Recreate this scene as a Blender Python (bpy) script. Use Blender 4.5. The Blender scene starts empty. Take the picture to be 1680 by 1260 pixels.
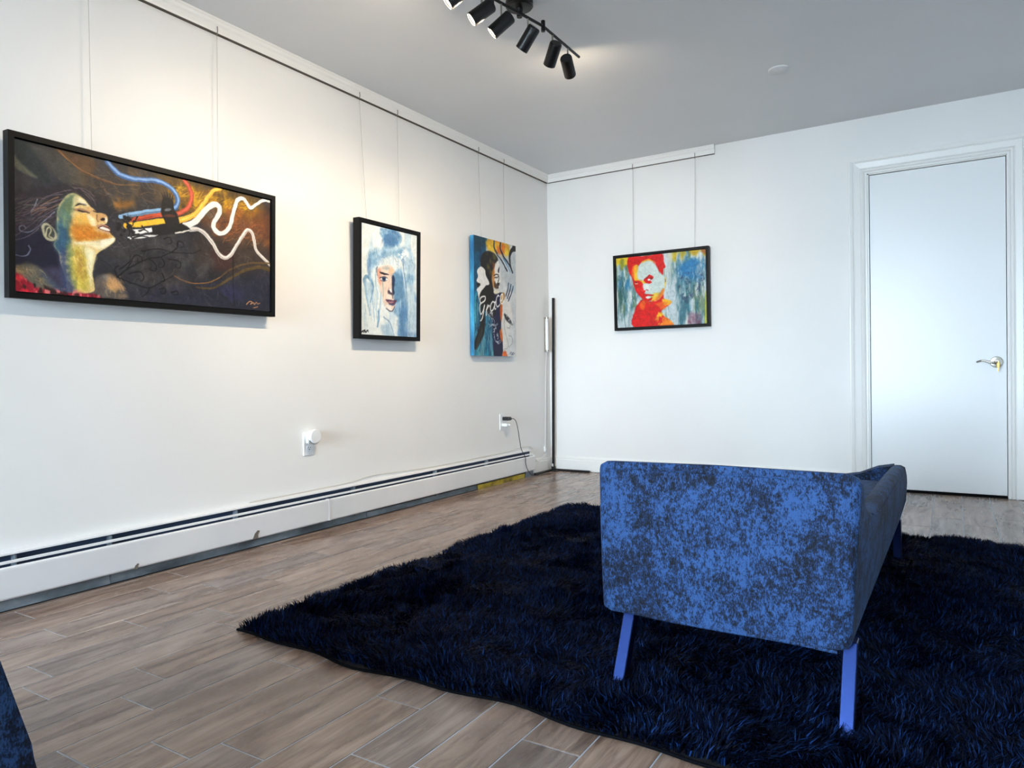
import bpy, bmesh, math, random
import numpy as np
from mathutils import Vector, Matrix, Euler

# ------------------------------------------------------------------ tuning values
SKY_STRENGTH = 50.0
SKY_COLOR = (0.68, 0.855, 1.0, 1)
SPOT_COLOR = (1.0, 0.81, 0.58)
EXPOSURE = 0.38
SPOT_W = 19.0
GLOW_W = 1.8
PAINT_GAIN = {5: 1.0, 6: 0.92, 7: 0.88, 8: 0.9}
NPILE = 300000
PL0, PL1, PL2, PL3 = (102, 87, 80), (146, 129, 119), (174, 158, 148), (198, 185, 176)
FA0, FA1, FA2, FA3 = (5, 9, 18), (12, 23, 44), (23, 46, 82), (42, 76, 126)
RG0, RG1, RG2 = (2, 4, 10), (6, 16, 39), (23, 52, 104)

scene = bpy.context.scene
COL = scene.collection
R = math.radians

# ------------------------------------------------------------------ camera
cam_data = bpy.data.cameras.new('camera')
cam = bpy.data.objects.new('camera', cam_data)
COL.objects.link(cam)
cam_data.sensor_fit = 'HORIZONTAL'
cam_data.sensor_width = 36.0
cam_data.lens = 1165.3 / 1680 * 36.0
cam_data.clip_start = 0.02
yaw, pitch, roll = 0.5563, -0.0142, -0.0163
F = Vector((-math.sin(yaw) * math.cos(pitch), math.cos(yaw) * math.cos(pitch), math.sin(pitch)))
Rt = Vector((math.cos(yaw), math.sin(yaw), 0)); Up = Rt.cross(F)
Rr = math.cos(roll) * Rt + math.sin(roll) * Up; Ur = -math.sin(roll) * Rt + math.cos(roll) * Up
M = Matrix((Rr, Ur, -F)).transposed().to_4x4()
M.translation = (2.8166, -5.1207, 0.791)
cam.matrix_world = M
scene.camera = cam

# ------------------------------------------------------------------ sky, daylight window, exposure
world = bpy.data.worlds.new('sky'); scene.world = world
world.use_nodes = True
bgn = world.node_tree.nodes['Background']
bgn.inputs['Color'].default_value = SKY_COLOR
bgn.inputs['Strength'].default_value = SKY_STRENGTH
vs = scene.view_settings
vs.view_transform = 'Standard'; vs.look = 'None'; vs.gamma = 1.0; vs.use_curve_mapping = False
vs.exposure = EXPOSURE
scene.cycles.use_denoising = True
scene.cycles.max_bounces = 10
scene.cycles.diffuse_bounces = 6
scene.cycles.sample_clamp_indirect = 6.0
RX, RY, RZ = 4.3, -9.4, 2.405          # room: x 0..RX, y RY..0, z 0..RZ
WIN = (0.25, 2.25, 0.30, 2.25)         # shop window in the street-side wall
portal = bpy.data.lights.new('daylight_portal', 'AREA')
portal.shape = 'RECTANGLE'; portal.size = WIN[1] - WIN[0]; portal.size_y = WIN[3] - WIN[2]
portal.cycles.is_portal = True
po = bpy.data.objects.new('daylight_portal', portal); COL.objects.link(po)
po.location = ((WIN[0] + WIN[1]) / 2, RY - 0.06, (WIN[2] + WIN[3]) / 2); po.rotation_euler = (R(90), 0, 0)

# ------------------------------------------------------------------ materials
def lin(c):
    return tuple(((v / 255) / 12.92 if v / 255 <= 0.04045 else ((v / 255 + 0.055) / 1.055) ** 2.4) for v in c) + (1,)

class Mat:
    def __init__(s, name, col=(200, 200, 200), rough=0.6, metal=0.0, spec=0.5, **kw):
        s.m = bpy.data.materials.new(name); s.m.use_nodes = True
        s.t = s.m.node_tree; s.b = s.t.nodes['Principled BSDF']
        s.b.inputs['Base Color'].default_value = lin(col)
        s.b.inputs['Roughness'].default_value = rough; s.b.inputs['Metallic'].default_value = metal
        s.b.inputs['Specular IOR Level'].default_value = spec
        for k, v in kw.items(): s.b.inputs[k.replace('_', ' ')].default_value = v
    def n(s, typ, **inp):
        nd = s.t.nodes.new(typ)
        for k, v in inp.items():
            if k in ('data_type', 'blend_type', 'noise_dimensions', 'attribute_name', 'operation', 'interpolation'): setattr(nd, k, v)
            else: nd.inputs[k].default_value = v
        return nd
    def l(s, a, b): s.t.links.new(a, b)
    def coords(s, scale=(1, 1, 1), src='Object'):
        tc = s.n('ShaderNodeTexCoord'); mp = s.n('ShaderNodeMapping'); mp.inputs['Scale'].default_value = scale
        s.l(tc.outputs[src], mp.inputs['Vector']); return mp.outputs['Vector']
    def noise(s, vec, scale, detail=4, rough=0.55, dist=0.0):
        nd = s.n('ShaderNodeTexNoise'); nd.inputs['Scale'].default_value = scale; nd.inputs['Detail'].default_value = detail
        nd.inputs['Roughness'].default_value = rough; nd.inputs['Distortion'].default_value = dist
        s.l(vec, nd.inputs['Vector']); return nd.outputs['Fac']
    def ramp(s, fac, stops):
        nd = s.n('ShaderNodeValToRGB'); cr = nd.color_ramp
        while len(cr.elements) < len(stops): cr.elements.new(0.5)
        for e, (p, c) in zip(cr.elements, stops): e.position = p; e.color = lin(c)
        s.l(fac, nd.inputs['Fac']); return nd.outputs['Color']
    def mix(s, fac, a, b, blend='MIX'):
        nd = s.t.nodes.new('ShaderNodeMix'); nd.data_type = 'RGBA'; nd.blend_type = blend
        for sock, v in ((nd.inputs[0], fac), (nd.inputs[6], a), (nd.inputs[7], b)):
            if hasattr(v, 'is_output'): s.l(v, sock)
            else: sock.default_value = v
        return nd.outputs[2]
    def bump(s, h, strength=0.2, dist=0.01):
        nd = s.n('ShaderNodeBump'); nd.inputs['Strength'].default_value = strength; nd.inputs['Distance'].default_value = dist
        s.l(h, nd.inputs['Height']); s.l(nd.outputs['Normal'], s.b.inputs['Normal'])
    def base(s, c): s.l(c, s.b.inputs['Base Color'])

def wall_mat(name, col, rough=0.55, spec=0.3):
    m = Mat(name, col, rough, spec=spec)
    v = m.coords()
    n = m.noise(v, 1.3, 3); c2 = tuple(max(0, x - 5) for x in col)
    m.base(m.ramp(n, [(0.3, c2), (0.7, col)]))
    m.bump(m.noise(v, 220, 3), 0.08, 0.002)
    return m.m
M_wall = wall_mat('wall_paint', (238, 238, 237), 0.5)
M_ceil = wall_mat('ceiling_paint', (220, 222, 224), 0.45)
M_trim = Mat('trim_paint', (238, 238, 236), 0.35).m
m = Mat('door_paint', (236, 239, 241), 0.32); m.bump(m.noise(m.coords((1, 1, .3)), 60, 3), 0.03, 0.002); M_door = m.m
M_rail_shadow = Mat('rail_shadow_gap', (86, 80, 72), 0.8).m  # dark colour standing in for the shadow line under the picture rail
M_leg = Mat('chrome_blue_reflection', (44, 62, 116), 0.34, 1.0).m  # chrome legs: the blue they reflect is put into the base colour
M_frame = Mat('black_frame', (9, 9, 10), 0.5, spec=0.18).m
M_bind = Mat('rug_binding', (4, 6, 12), 0.9, spec=0.1).m
M_dark = Mat('dark_gap', (22, 22, 24), 0.8).m
M_black = Mat('black_metal', (10, 10, 11), 0.38, spec=0.4).m
M_blackp = Mat('black_plastic', (12, 12, 13), 0.45).m
M_white = Mat('white_plastic', (236, 238, 240), 0.35).m
M_wire = Mat('hanging_wire', (166, 162, 154), 0.4, spec=0.4).m
M_nickel = Mat('satin_nickel', (176, 172, 164), 0.28, 1.0).m
M_chrome = Mat('brushed_chrome', (196, 200, 206), 0.22, 1.0).m
M_brass = Mat('brass', (176, 150, 92), 0.35, 1.0).m
M_grout = Mat('grout', (176, 182, 192), 0.4).m
# baseboard heater enamel: off white with scuffs
m = Mat('heater_enamel', (226, 228, 230), 0.38); v = m.coords()
m.base(m.mix(m.ramp(m.noise(v, 9, 5), [(0.62, (0, 0, 0)), (0.8, (90, 90, 90))]), m.ramp(m.noise(v, 2, 3), [(0.3, (220, 222, 226)), (0.7, (234, 234, 234))]), lin((176, 176, 172))))
M_heater = m.m
m = Mat('galvanised_sheet', (120, 130, 138), 0.5, 0.4); v = m.coords((1, .4, 1))
m.base(m.ramp(m.noise(v, 12, 5), [(0.35, (84, 92, 98)), (0.55, (128, 138, 146)), (0.75, (176, 182, 186))])); M_galv = m.m
m = Mat('heater_inside', (52, 70, 98), 0.55, 0.2); M_inside = m.m
m = Mat('yellow_strip', (196, 168, 40), 0.6); v = m.coords((1, .5, 1))
m.base(m.ramp(m.noise(v, 14, 5), [(0.35, (120, 96, 34)), (0.55, (204, 176, 44)), (0.8, (220, 200, 110))])); M_yellow = m.m
M_chip = Mat('bare_rust', (112, 104, 96), 0.7).m
# wood-look porcelain plank
m = Mat('plank_tile', (130, 110, 95), 0.42, spec=0.45)
tc = m.n('ShaderNodeTexCoord'); oi = m.n('ShaderNodeObjectInfo')
off = m.n('ShaderNodeVectorMath', operation='MULTIPLY'); off.inputs[1].default_value = (17.0, 23.0, 0.0)
cb = m.n('ShaderNodeCombineXYZ'); m.l(oi.outputs['Random'], cb.inputs[0]); m.l(oi.outputs['Random'], cb.inputs[1])
m.l(cb.outputs[0], off.inputs[0])
add = m.n('ShaderNodeVectorMath', operation='ADD'); m.l(tc.outputs['Object'], add.inputs[0]); m.l(off.outputs[0], add.inputs[1])
mp = m.n('ShaderNodeMapping'); mp.inputs['Scale'].default_value = (1, 0.10, 1); m.l(add.outputs[0], mp.inputs['Vector'])
g1 = m.noise(mp.outputs['Vector'], 34, 6, 0.62, 0.9)
mp2 = m.n('ShaderNodeMapping'); mp2.inputs['Scale'].default_value = (1, 0.28, 1); m.l(add.outputs[0], mp2.inputs['Vector'])
g2 = m.noise(mp2.outputs['Vector'], 9, 3, 0.5, 0.8)
c1 = m.ramp(g1, [(0.28, PL0), (0.46, PL1), (0.62, PL2), (0.8, PL3)])
c2 = m.ramp(g2, [(0.3, (150, 134, 122)), (0.55, (255, 255, 255)), (0.75, (226, 214, 204))])
c3 = m.mix(0.55, c1, c2, 'MULTIPLY')
tint = m.ramp(oi.outputs['Random'], [(0.0, (228, 214, 202)), (0.35, (255, 246, 238)), (0.6, (214, 212, 214)), (1.0, (250, 236, 222))])
m.base(m.mix(1.0, c3, tint, 'MULTIPLY'))
m.l(m.ramp(g1, [(0.3, (150, 150, 150)), (0.8, (120, 120, 120))]), m.b.inputs['Roughness'])
m.bump(g1, 0.05, 0.002)
M_plank = m.m
# blue crushed chenille
m = Mat('blue_chenille', (40, 80, 140), 0.75, spec=0.25)
m.b.inputs['Sheen Weight'].default_value = 0.08; m.b.inputs['Sheen Roughness'].default_value = 0.4
m.b.inputs['Sheen Tint'].default_value = (0.5, 0.7, 1, 1)
v = m.coords(); vt = m.coords((1, 1, 0.7))
big = m.noise(v, 9, 3, 0.6, 0.5); mid = m.noise(vt, 84, 9, 0.82, 0.2); fine = m.noise(m.coords((1, 1, 0.4)), 420, 2, 0.6)
ma = m.n('ShaderNodeMath', operation='MULTIPLY_ADD'); ma.inputs[1].default_value = 0.46; m.l(big, ma.inputs[0]); m.l(mid, ma.inputs[2])
mb_ = m.n('ShaderNodeMath', operation='MULTIPLY_ADD'); mb_.inputs[1].default_value = 0.42; m.l(fine, mb_.inputs[0]); m.l(ma.outputs[0], mb_.inputs[2])
m.base(m.ramp(mb_.outputs[0], [(0.80, FA0), (0.87, FA1), (0.94, FA2), (1.0, FA3)]))
m.bump(mb_.outputs[0], 0.25, 0.004)
M_fabric = m.m
# shag pile: strand tint is stored on the mesh
m = Mat('shag_pile', (10, 18, 40), 0.55, spec=0.05)
at = m.n('ShaderNodeAttribute', attribute_name='tint')
m.base(m.ramp(at.outputs['Fac'], [(0.0, RG0), (0.6, RG1), (1.0, RG2)]))
M_pile = m.m
M_rugback = Mat('rug_backing', (8, 11, 20), 0.9).m
# paint on canvas: colours are stored on the canvas mesh
m = Mat('oil_paint', (128, 128, 128), 0.5, spec=0.25)
at = m.n('ShaderNodeAttribute', attribute_name='paint'); m.base(at.outputs['Color'])
m.bump(m.noise(m.coords((1, 1, 1)), 260, 4), 0.08, 0.002); M_paint = m.m
m = Mat('blue_canvas_edge', (44, 140, 184), 0.55); v = m.coords((1, 1, .3))
m.base(m.ramp(m.noise(v, 14, 4), [(0.35, (20, 90, 140)), (0.6, (60, 160, 205)), (0.8, (140, 205, 230))])); M_bluedge = m.m
def emit(name, col, s):
    mm = bpy.data.materials.new(name); mm.use_nodes = True; b = mm.node_tree.nodes['Principled BSDF']
    b.inputs['Base Color'].default_value = lin(col); b.inputs['Emission Color'].default_value = lin(col); b.inputs['Emission Strength'].default_value = s
    return mm
M_lens = emit('lamp_lens', (255, 240, 214), 6.0)
mg = bpy.data.materials.new('window_glass'); mg.use_nodes = True; t = mg.node_tree
t.nodes.remove(t.nodes['Principled BSDF'])
tr = t.nodes.new('ShaderNodeBsdfTransparent'); gl = t.nodes.new('ShaderNodeBsdfGlossy'); gl.inputs['Roughness'].default_value = 0.02
mx = t.nodes.new('ShaderNodeMixShader'); mx.inputs[0].default_value = 0.08
t.links.new(tr.outputs[0], mx.inputs[1]); t.links.new(gl.outputs[0], mx.inputs[2]); t.links.new(mx.outputs[0], t.nodes['Material Output'].inputs[0])
M_glass = mg
M_clear = Mat('clear_plastic', (214, 216, 210), 0.15, spec=0.6).m
M_pave = Mat('pavement', (140, 140, 138), 0.9).m

# ------------------------------------------------------------------ mesh helpers
def link(name, me, mat, parent=None, smooth=False):
    o = bpy.data.objects.new(name, me); COL.objects.link(o)
    if mat is not None and not me.materials: me.materials.append(mat)
    if parent is not None: o.parent = parent
    if smooth:
        me.polygons.foreach_set('use_smooth', [True] * len(me.polygons))
    return o

def tag(o, label=None, cat=None, group=None, kind=None):
    if label: o['label'] = label
    if cat: o['category'] = cat
    if group: o['group'] = group
    if kind: o['kind'] = kind
    return o

def empty(name, loc=(0, 0, 0), rz=0.0):
    o = bpy.data.objects.new(name, None); COL.objects.link(o); o.empty_display_size = 0.1
    o.location = loc; o.rotation_euler = (0, 0, rz); return o

class MB:
    def __init__(s): s.bm = bmesh.new()
    def box(s, x0, x1, y0, y1, z0, z1, bev=0.0, seg=2):
        vs_ = [s.bm.verts.new(p) for p in ((x0, y0, z0), (x1, y0, z0), (x1, y1, z0), (x0, y1, z0), (x0, y0, z1), (x1, y0, z1), (x1, y1, z1), (x0, y1, z1))]
        fs = [s.bm.faces.new([vs_[i] for i in f]) for f in ((3, 2, 1, 0), (4, 5, 6, 7), (0, 1, 5, 4), (1, 2, 6, 5), (2, 3, 7, 6), (3, 0, 4, 7))]
        if bev: s._bev(fs, bev, seg)
        return s
    def _bev(s, fs, bev, seg):
        es = list({e for f in fs for e in f.edges})
        bmesh.ops.bevel(s.bm, geom=es, offset=bev, segments=seg, affect='EDGES', profile=0.5)
    def loft(s, rings, closed=False, caps=True, bev=0.0, seg=2):
        rv = [[s.bm.verts.new(p) for p in r] for r in rings]; n = len(rv[0]); fs = []
        m_ = len(rv)
        for i in range(m_ if closed else m_ - 1):
            a, b = rv[i], rv[(i + 1) % m_]
            for j in range(n):
                fs.append(s.bm.faces.new((a[j], a[(j + 1) % n], b[(j + 1) % n], b[j])))
        if caps and not closed:
            fs.append(s.bm.faces.new(list(reversed(rv[0])))); fs.append(s.bm.faces.new(rv[-1]))
        if bev: s._bev(fs, bev, seg)
        return s
    def prism(s, prof, axis, a, b, bev=0.0, seg=2):
        def pt(u, v, w): return (w, u, v) if axis == 'x' else ((u, w, v) if axis == 'y' else (u, v, w))
        return s.loft([[pt(u, v, a) for u, v in prof], [pt(u, v, b) for u, v in prof]], bev=bev, seg=seg)
    def tube(s, pts, r, n=8, r2=None):
        pts = [Vector(p) for p in pts]; rings = []
        up = Vector((0, 0, 1)); last = None
        for i, p in enumerate(pts):
            d = (pts[min(i + 1, len(pts) - 1)] - pts[max(i - 1, 0)]).normalized()
            if last is None:
                ref = up if abs(d.z) < 0.9 else Vector((1, 0, 0))
                a = d.cross(ref).normalized()
            else:
                a = (last - d * last.dot(d)).normalized()
            last = a; b = d.cross(a)
            rr = r if r2 is None else r + (r2 - r) * i / (len(pts) - 1)
            rings.append([p + rr * (math.cos(2 * math.pi * k / n) * a + math.sin(2 * math.pi * k / n) * b) for k in range(n)])
        return s.loft(rings)
    def lathe(s, prof, c, axis, n=32):
        """prof: list of (radius, distance along axis); c: origin; axis: direction"""
        c = Vector(c); d = Vector(axis).normalized()
        a = d.cross(Vector((0, 0, 1)) if abs(d.z) < 0.9 else Vector((1, 0, 0))).normalized(); b = d.cross(a)
        rings = [[c + d * h + max(r, 1e-4) * (math.cos(2 * math.pi * k / n) * a + math.sin(2 * math.pi * k / n) * b) for k in range(n)] for r, h in prof]
        return s.loft(rings)
    def mesh(s, name):
        bmesh.ops.recalc_face_normals(s.bm, faces=s.bm.faces)
        me = bpy.data.meshes.new(name); s.bm.to_mesh(me); s.bm.free(); return me
    def build(s, name, mat, parent=None, smooth=False, angle=40):
        me = s.mesh(name); o = link(name, me, mat, parent)
        if smooth:
            me.polygons.foreach_set('use_smooth', [True] * len(me.polygons))
            me.set_sharp_from_angle(angle=R(angle))
        return o

def curve(pts, n=6):
    p = [Vector(q) for q in pts]; q = [2 * p[0] - p[1]] + p + [2 * p[-1] - p[-2]]; out = []
    for i in range(1, len(q) - 2):
        a, b, c, d = q[i - 1:i + 3]
        for k in range(n):
            t = k / n
            out.append(0.5 * (2 * b + (c - a) * t + (2 * a - 5 * b + 4 * c - d) * t * t + (3 * b - a - 3 * c + d) * t ** 3))
    return out + [p[-1]]

def struct(o): o['kind'] = 'structure'; return o
# ------------------------------------------------------------------ room shell
def box_obj(name, *a, mat=M_wall, parent=None, bev=0.0):
    return MB().box(*a, bev=bev).build(name, mat, parent)
floor = struct(box_obj('floor', -0.15, RX + 0.15, RY - 0.15, 0.25, -0.12, -0.0010, mat=M_grout))
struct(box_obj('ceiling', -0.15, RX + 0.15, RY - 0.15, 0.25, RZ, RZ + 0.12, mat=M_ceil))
struct(box_obj('wall_left', -0.15, 0, RY - 0.15, 0.25, -0.0022, RZ))
struct(box_obj('wall_right', RX, RX + 0.15, RY - 0.15, 0.25, -0.0022, RZ))
DX0, DX1, DZ = 2.345, 3.098, 2.045
wb = MB()
wb.box(0, DX0, 0, 0.12, -0.0022, RZ); wb.box(DX1, RX, 0, 0.12, -0.0022, RZ); wb.box(DX0, DX1, 0, 0.12, DZ, RZ); wb.box(0, RX, 0.12, 0.25, -0.0022, RZ)
struct(wb.build('wall_back', M_wall))
wf = MB()
wf.box(0, RX, RY - 0.15, RY, -0.0022, WIN[2]); wf.box(0, RX, RY - 0.15, RY, WIN[3], RZ)
wf.box(0, WIN[0], RY - 0.15, RY, WIN[2], WIN[3]); wf.box(WIN[1], RX, RY - 0.15, RY, WIN[2], WIN[3])
struct(wf.build('wall_front', M_wall))
win = struct(box_obj('window_1', WIN[0], WIN[1], RY - 0.03, RY + 0.05, WIN[2] - 0.03, WIN[2], mat=M_trim))
nx = 2
for i in range(nx + 1):
    x = WIN[0] + (WIN[1] - WIN[0]) * i / nx
    MB().box(max(WIN[0], x - 0.025), min(WIN[1], x + 0.025), RY - 0.13, RY - 0.07, WIN[2], WIN[3]).build('window_mullion', M_trim, win)
for i in range(nx):
    x0 = WIN[0] + (WIN[1] - WIN[0]) * i / nx + 0.025; x1 = WIN[0] + (WIN[1] - WIN[0]) * (i + 1) / nx - 0.025
    MB().box(x0, x1, RY - 0.103, RY - 0.097, WIN[2], WIN[3]).build('window_pane', M_glass, win)
struct(box_obj('pavement_outside', -16, 20, -34, RY - 0.15, -0.3, -0.16, mat=M_pave))

# ------------------------------------------------------------------ floor planks: 13.95 cm wide, 55.8 cm long, running to the back wall
PW, PLN, GAP = 0.1395, 0.558, 0.0036
rng = random.Random(4)
known = {9: -0.498, 10: -0.231, 11: -0.37, 12: -0.699, 0: -4.234, 1: -4.16, 2: -3.821, 5: -3.819, -1: -4.36, -2: -4.145, -3: -4.026, -4: -4.244, -5: -4.17, -6: -3.826, -7: -3.999, 3: -4.05, 4: -4.02, 6: -4.10}
plank_meshes = {}
def plank_mesh(w, l):
    key = (round(w, 3), round(l, 3))
    if key not in plank_meshes:
        plank_meshes[key] = MB().box(-w / 2, w / 2, -l / 2, l / 2, -0.008, 0, bev=0.0007, seg=1).mesh('plank')
        plank_meshes[key].materials.append(M_plank)
    return plank_meshes[key]
rest = MB()
for k in range(-10, 22):
    x0 = max(0.0, 1.32 + PW * k); x1 = min(RX, 1.32 + PW * (k + 1))
    if x1 - x0 < 0.02: continue
    j = known.get(k, -rng.random() * PLN)
    while j < 0: j += PLN
    y1 = 0.0; j -= PLN
    while y1 > RY + 0.01:
        y0 = max(j, RY)
        if y1 - y0 > 0.02:
            w, l = x1 - x0 - GAP, y1 - y0 - GAP
            if (y0 + y1) / 2 > -4.72:
                o = bpy.data.objects.new('plank', plank_mesh(w, l)); COL.objects.link(o); o.parent = floor
                o.location = ((x0 + x1) / 2, (y0 + y1) / 2, 0)
            else:
                rest.box(x0 + GAP / 2, x1 - GAP / 2, y0 + GAP / 2, y1 - GAP / 2, -0.008, 0)
        y1 = y0; j -= PLN
tag(rest.build('planks_behind', M_plank, floor), kind='stuff')

# ------------------------------------------------------------------ picture rail under the ceiling, baseboards
rail_prof = [(0, 2.343), (0.018, 2.343), (0.020, 2.352), (0.020, 2.372), (0.026, 2.380), (0.026, 2.393), (0.032, 2.400), (0.032, RZ), (0, RZ)]
t1 = struct(MB().prism(rail_prof, 'y', RY, 0).build('trim_1', M_trim))
MB().box(0, 0.017, RY, -0.016, 2.3400, 2.343).build('rail_shadow_strip', M_rail_shadow, t1)  # thin dark strip added as the painted shadow line below the rail
mb = MB(); mb.loft([[(x, -u, z) for u, z in rail_prof] for x in (0.0, 1.376)])
t2 = struct(mb.build('trim_2', M_trim))
MB().box(0.016, 1.374, -0.015, 0, 2.3405, 2.343).build('rail_shadow_strip', M_rail_shadow, t2)
bprof = [(0, 0.004), (0.014, 0.004), (0.014, 0.088), (0.010, 0.094), (0.012, 0.100), (0.008, 0.112), (0.004, 0.118), (0, 0.118)]
struct(MB().loft([[(x, -u, z) for u, z in bprof] for x in (0.0, 2.250)]).build('baseboard_back', M_trim))
struct(MB().loft([[(x, -u, z) for u, z in bprof] for x in (3.195, RX)]).build('baseboard_back_side', M_trim))
struct(MB().loft([[(u, y, z) for u, z in bprof] for y in (-0.355, -0.014)]).build('baseboard_left', M_trim))
struct(MB().loft([[(RX - u, y, z) for u, z in bprof] for y in (RY, -0.014)]).build('baseboard_right', M_trim))

# ------------------------------------------------------------------ door
door = struct(MB().box(DX0 + 0.018, DX1 - 0.012, 0.012, 0.05, 0.016, DZ - 0.014, bev=0.003).build('door_1', M_door))
MB().box(DX0, DX1, 0.004, 0.118, -0.0022, 0.001).build('threshold', M_dark, door)
jm = MB(); jm.box(DX0 - 0.002, DX0 + 0.015, -0.001, 0.115, 0, DZ); jm.box(DX1 - 0.009, DX1 + 0.002, -0.001, 0.115, 0, DZ); jm.box(DX0, DX1, -0.001, 0.115, DZ - 0.011, DZ + 0.002)
jm.build('door_jamb', M_trim, door)
cas = empty('trim_3', (DX0, 0, 0)); struct(cas)
# casing profile: distance from the opening, projection from the wall
cp = [(-0.006, 0.0), (-0.006, 0.013), (0.004, 0.013), (0.008, 0.008), (0.012, 0.016), (0.022, 0.019), (0.030, 0.012), (0.034, 0.016), (0.066, 0.021), (0.072, 0.014), (0.078, 0.022), (0.094, 0.027), (0.100, 0.027), (0.102, 0.022), (0.102, 0.0)]
def casing(name, pts):                     # pts: list of functions (u, p) -> point
    mb_ = MB(); mb_.loft([[f(u, p) for u, p in cp] for f in pts]); o = mb_.build(name, M_trim); o.parent = cas; o.matrix_parent_inverse = Matrix.Translation((-DX0, 0, 0))
casing('casing_side', [lambda u, p: (DX0 - u, -p, 0.004), lambda u, p: (DX0 - u, -p, DZ + u)])
casing('casing_side', [lambda u, p: (DX1 + u, -p, 0.004), lambda u, p: (DX1 + u, -p, DZ + u)])
casing('casing_head', [lambda u, p: (DX0 - u, -p, DZ + u), lambda u, p: (DX1 + u, -p, DZ + u)])
hx, hz = 3.035, 0.815
hnd = MB().lathe([(0.0, 0), (0.034, 0), (0.034, 0.004), (0.030, 0.009), (0.015, 0.011), (0.014, 0.03), (0.012, 0.042), (0, 0.042)], (hx, 0.012, hz), (0, -1, 0)).build('door_handle', M_nickel, door, True)
lev = curve([(hx + 0.006, -0.027, hz - 0.002), (hx - 0.02, -0.032, hz - 0.004), (hx - 0.05, -0.03, hz + 0.004), (hx - 0.075, -0.027, hz + 0.010), (hx - 0.102, -0.025, hz + 0.002)])
mb = MB(); rings = []
for i, p in enumerate(lev):
    f = i / (len(lev) - 1); hh = 0.0085 * (1 - 0.5 * f); ww = 0.006
    rings.append([(p.x, p.y + ww * math.cos(a), p.z + hh * math.sin(a)) for a in [2 * math.pi * k / 10 for k in range(10)]])
mb.loft(rings).build('lever', M_nickel, hnd, True)
kb = MB(); kb.box(hx + 0.004, hx + 0.007, -0.050, -0.028, hz - 0.008, hz + 0.003); kb.box(hx - 0.002, hx + 0.013, -0.056, -0.053, hz - 0.034, hz - 0.006, bev=0.001, seg=1); kb.box(hx + 0.003, hx + 0.010, -0.054, -0.048, hz - 0.010, hz + 0.002)
kb.box(hx + 0.003, hx + 0.008, -0.056, -0.053, hz - 0.056, hz - 0.032)
kb.build('key', M_brass, hnd)

# ------------------------------------------------------------------ hydronic baseboard heater along the left wall
HY0, HY1 = -6.6, -0.372
ht = tag(empty('baseboard_heater', (0.03, -3, 0)), 'long white baseboard heater along the foot of the left wall', 'heater')
def hp(mb_, name, mat, smooth=False):
    o = mb_.build(name, mat, ht, smooth); o.matrix_parent_inverse = Matrix.Translation((-0.03, 3, 0)); return o
hp(MB().box(0.0, 0.006, HY0, HY1, 0.0, 0.192), 'back_plate', M_galv)
hp(MB().prism([(0, 0.2035), (0.010, 0.2035), (0.036, 0.1985), (0.037, 0.1925), (0.034, 0.1925), (0.033, 0.1965), (0.0, 0.200)], 'y', HY0, HY1), 'top_cap', M_heater)
hp(MB().prism([(0.043, 0.1655), (0.048, 0.1655), (0.047, 0.1740), (0.045, 0.1755), (0.043, 0.1740)], 'y', HY0, HY1 + 0.004), 'damper_blade', M_heater)
hp(MB().box(0.006, 0.042, HY0, HY1, 0.128, 0.134), 'inner_shelf', M_inside)
hp(MB().box(0.006, 0.014, HY0, HY1, 0.134, 0.194), 'inner_back', M_inside)
hp(MB().tube([(0.036, HY0 + 0.02, 0.09), (0.036, HY1 - 0.02, 0.09)], 0.012, 10), 'pipe', M_chip, True)
for i, y in enumerate([-3.95, -3.62, -3.05, -2.30, -1.58, -1.0]):
    hp(MB().box(0.006, 0.044, y, y + 0.006, 0.03, 0.189), 'bracket', M_galv)
pprof = [(0.050, 0.152), (0.054, 0.1575), (0.061, 0.1575), (0.065, 0.154), (0.066, 0.149), (0.066, 0.052), (0.062, 0.046), (0.050, 0.044), (0.050, 0.046), (0.060, 0.049), (0.063, 0.054), (0.063, 0.149), (0.060, 0.1545), (0.055, 0.1545)]
for y0, y1, dx in ((-2.505, HY1, 0.0), (-4.72, -2.508, 0.0008), (HY0, -4.723, 0.0)):
    pn = hp(MB().prism([(a + dx, b) for a, b in pprof], 'y', y0, y1), 'front_panel', M_heater)
    if y0 == -4.72:
        for cy, cz, s in ((-2.985, 0.052, 1.0), (-3.545, 0.047, 0.55)):
            rr = [(0, -.004), (.030, -.004), (.030, .012), (.040, .028), (.028, .032), (.012, .020)]
            ch = MB().loft([[(0.0672, cy + a * s, cz + b * s) for a, b in rr], [(0.0684, cy + a * s, cz + b * s) for a, b in rr]]).build('paint_chip', M_chip, pn)
hp(MB().box(0.044, 0.0675, -2.512, -2.500, 0.047, 0.1580), 'joint_cover', M_heater)
hp(MB().box(0.0, 0.064, HY1 - 0.004, HY1, 0.046, 0.158), 'end_cap', M_heater)
for y0, y1, zz, xx in ((-6.6, -3.62, 0.034, 0.034), (-3.62, -2.2, 0.034, 0.031), (-2.2, -1.12, 0.030, 0.033)):
    hp(MB().prism([(0.006, zz + 0.006), (0.006, zz), (xx - 0.004, zz - 0.002), (xx, 0.004), (xx + 0.002, 0.0), (xx + 0.004, 0.004), (xx - 0.002, zz + 0.002)], 'y', y0, y1 - 0.002), 'base_strip', M_galv)
hp(MB().box(0.030, 0.040, -6.6, -1.13, 0.0, 0.004), 'floor_seal', M_dark)
hp(MB().box(0.010, 0.046, -0.480, -0.374, 0.0, 0.050), 'foot', M_galv)
tag(MB().box(0.028, 0.040, -1.112, -0.49, 0.0, 0.032, bev=0.002).build('yellow_strip', M_yellow), 'worn yellow strip on the floor under the far end of the heater', 'strip')

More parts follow.
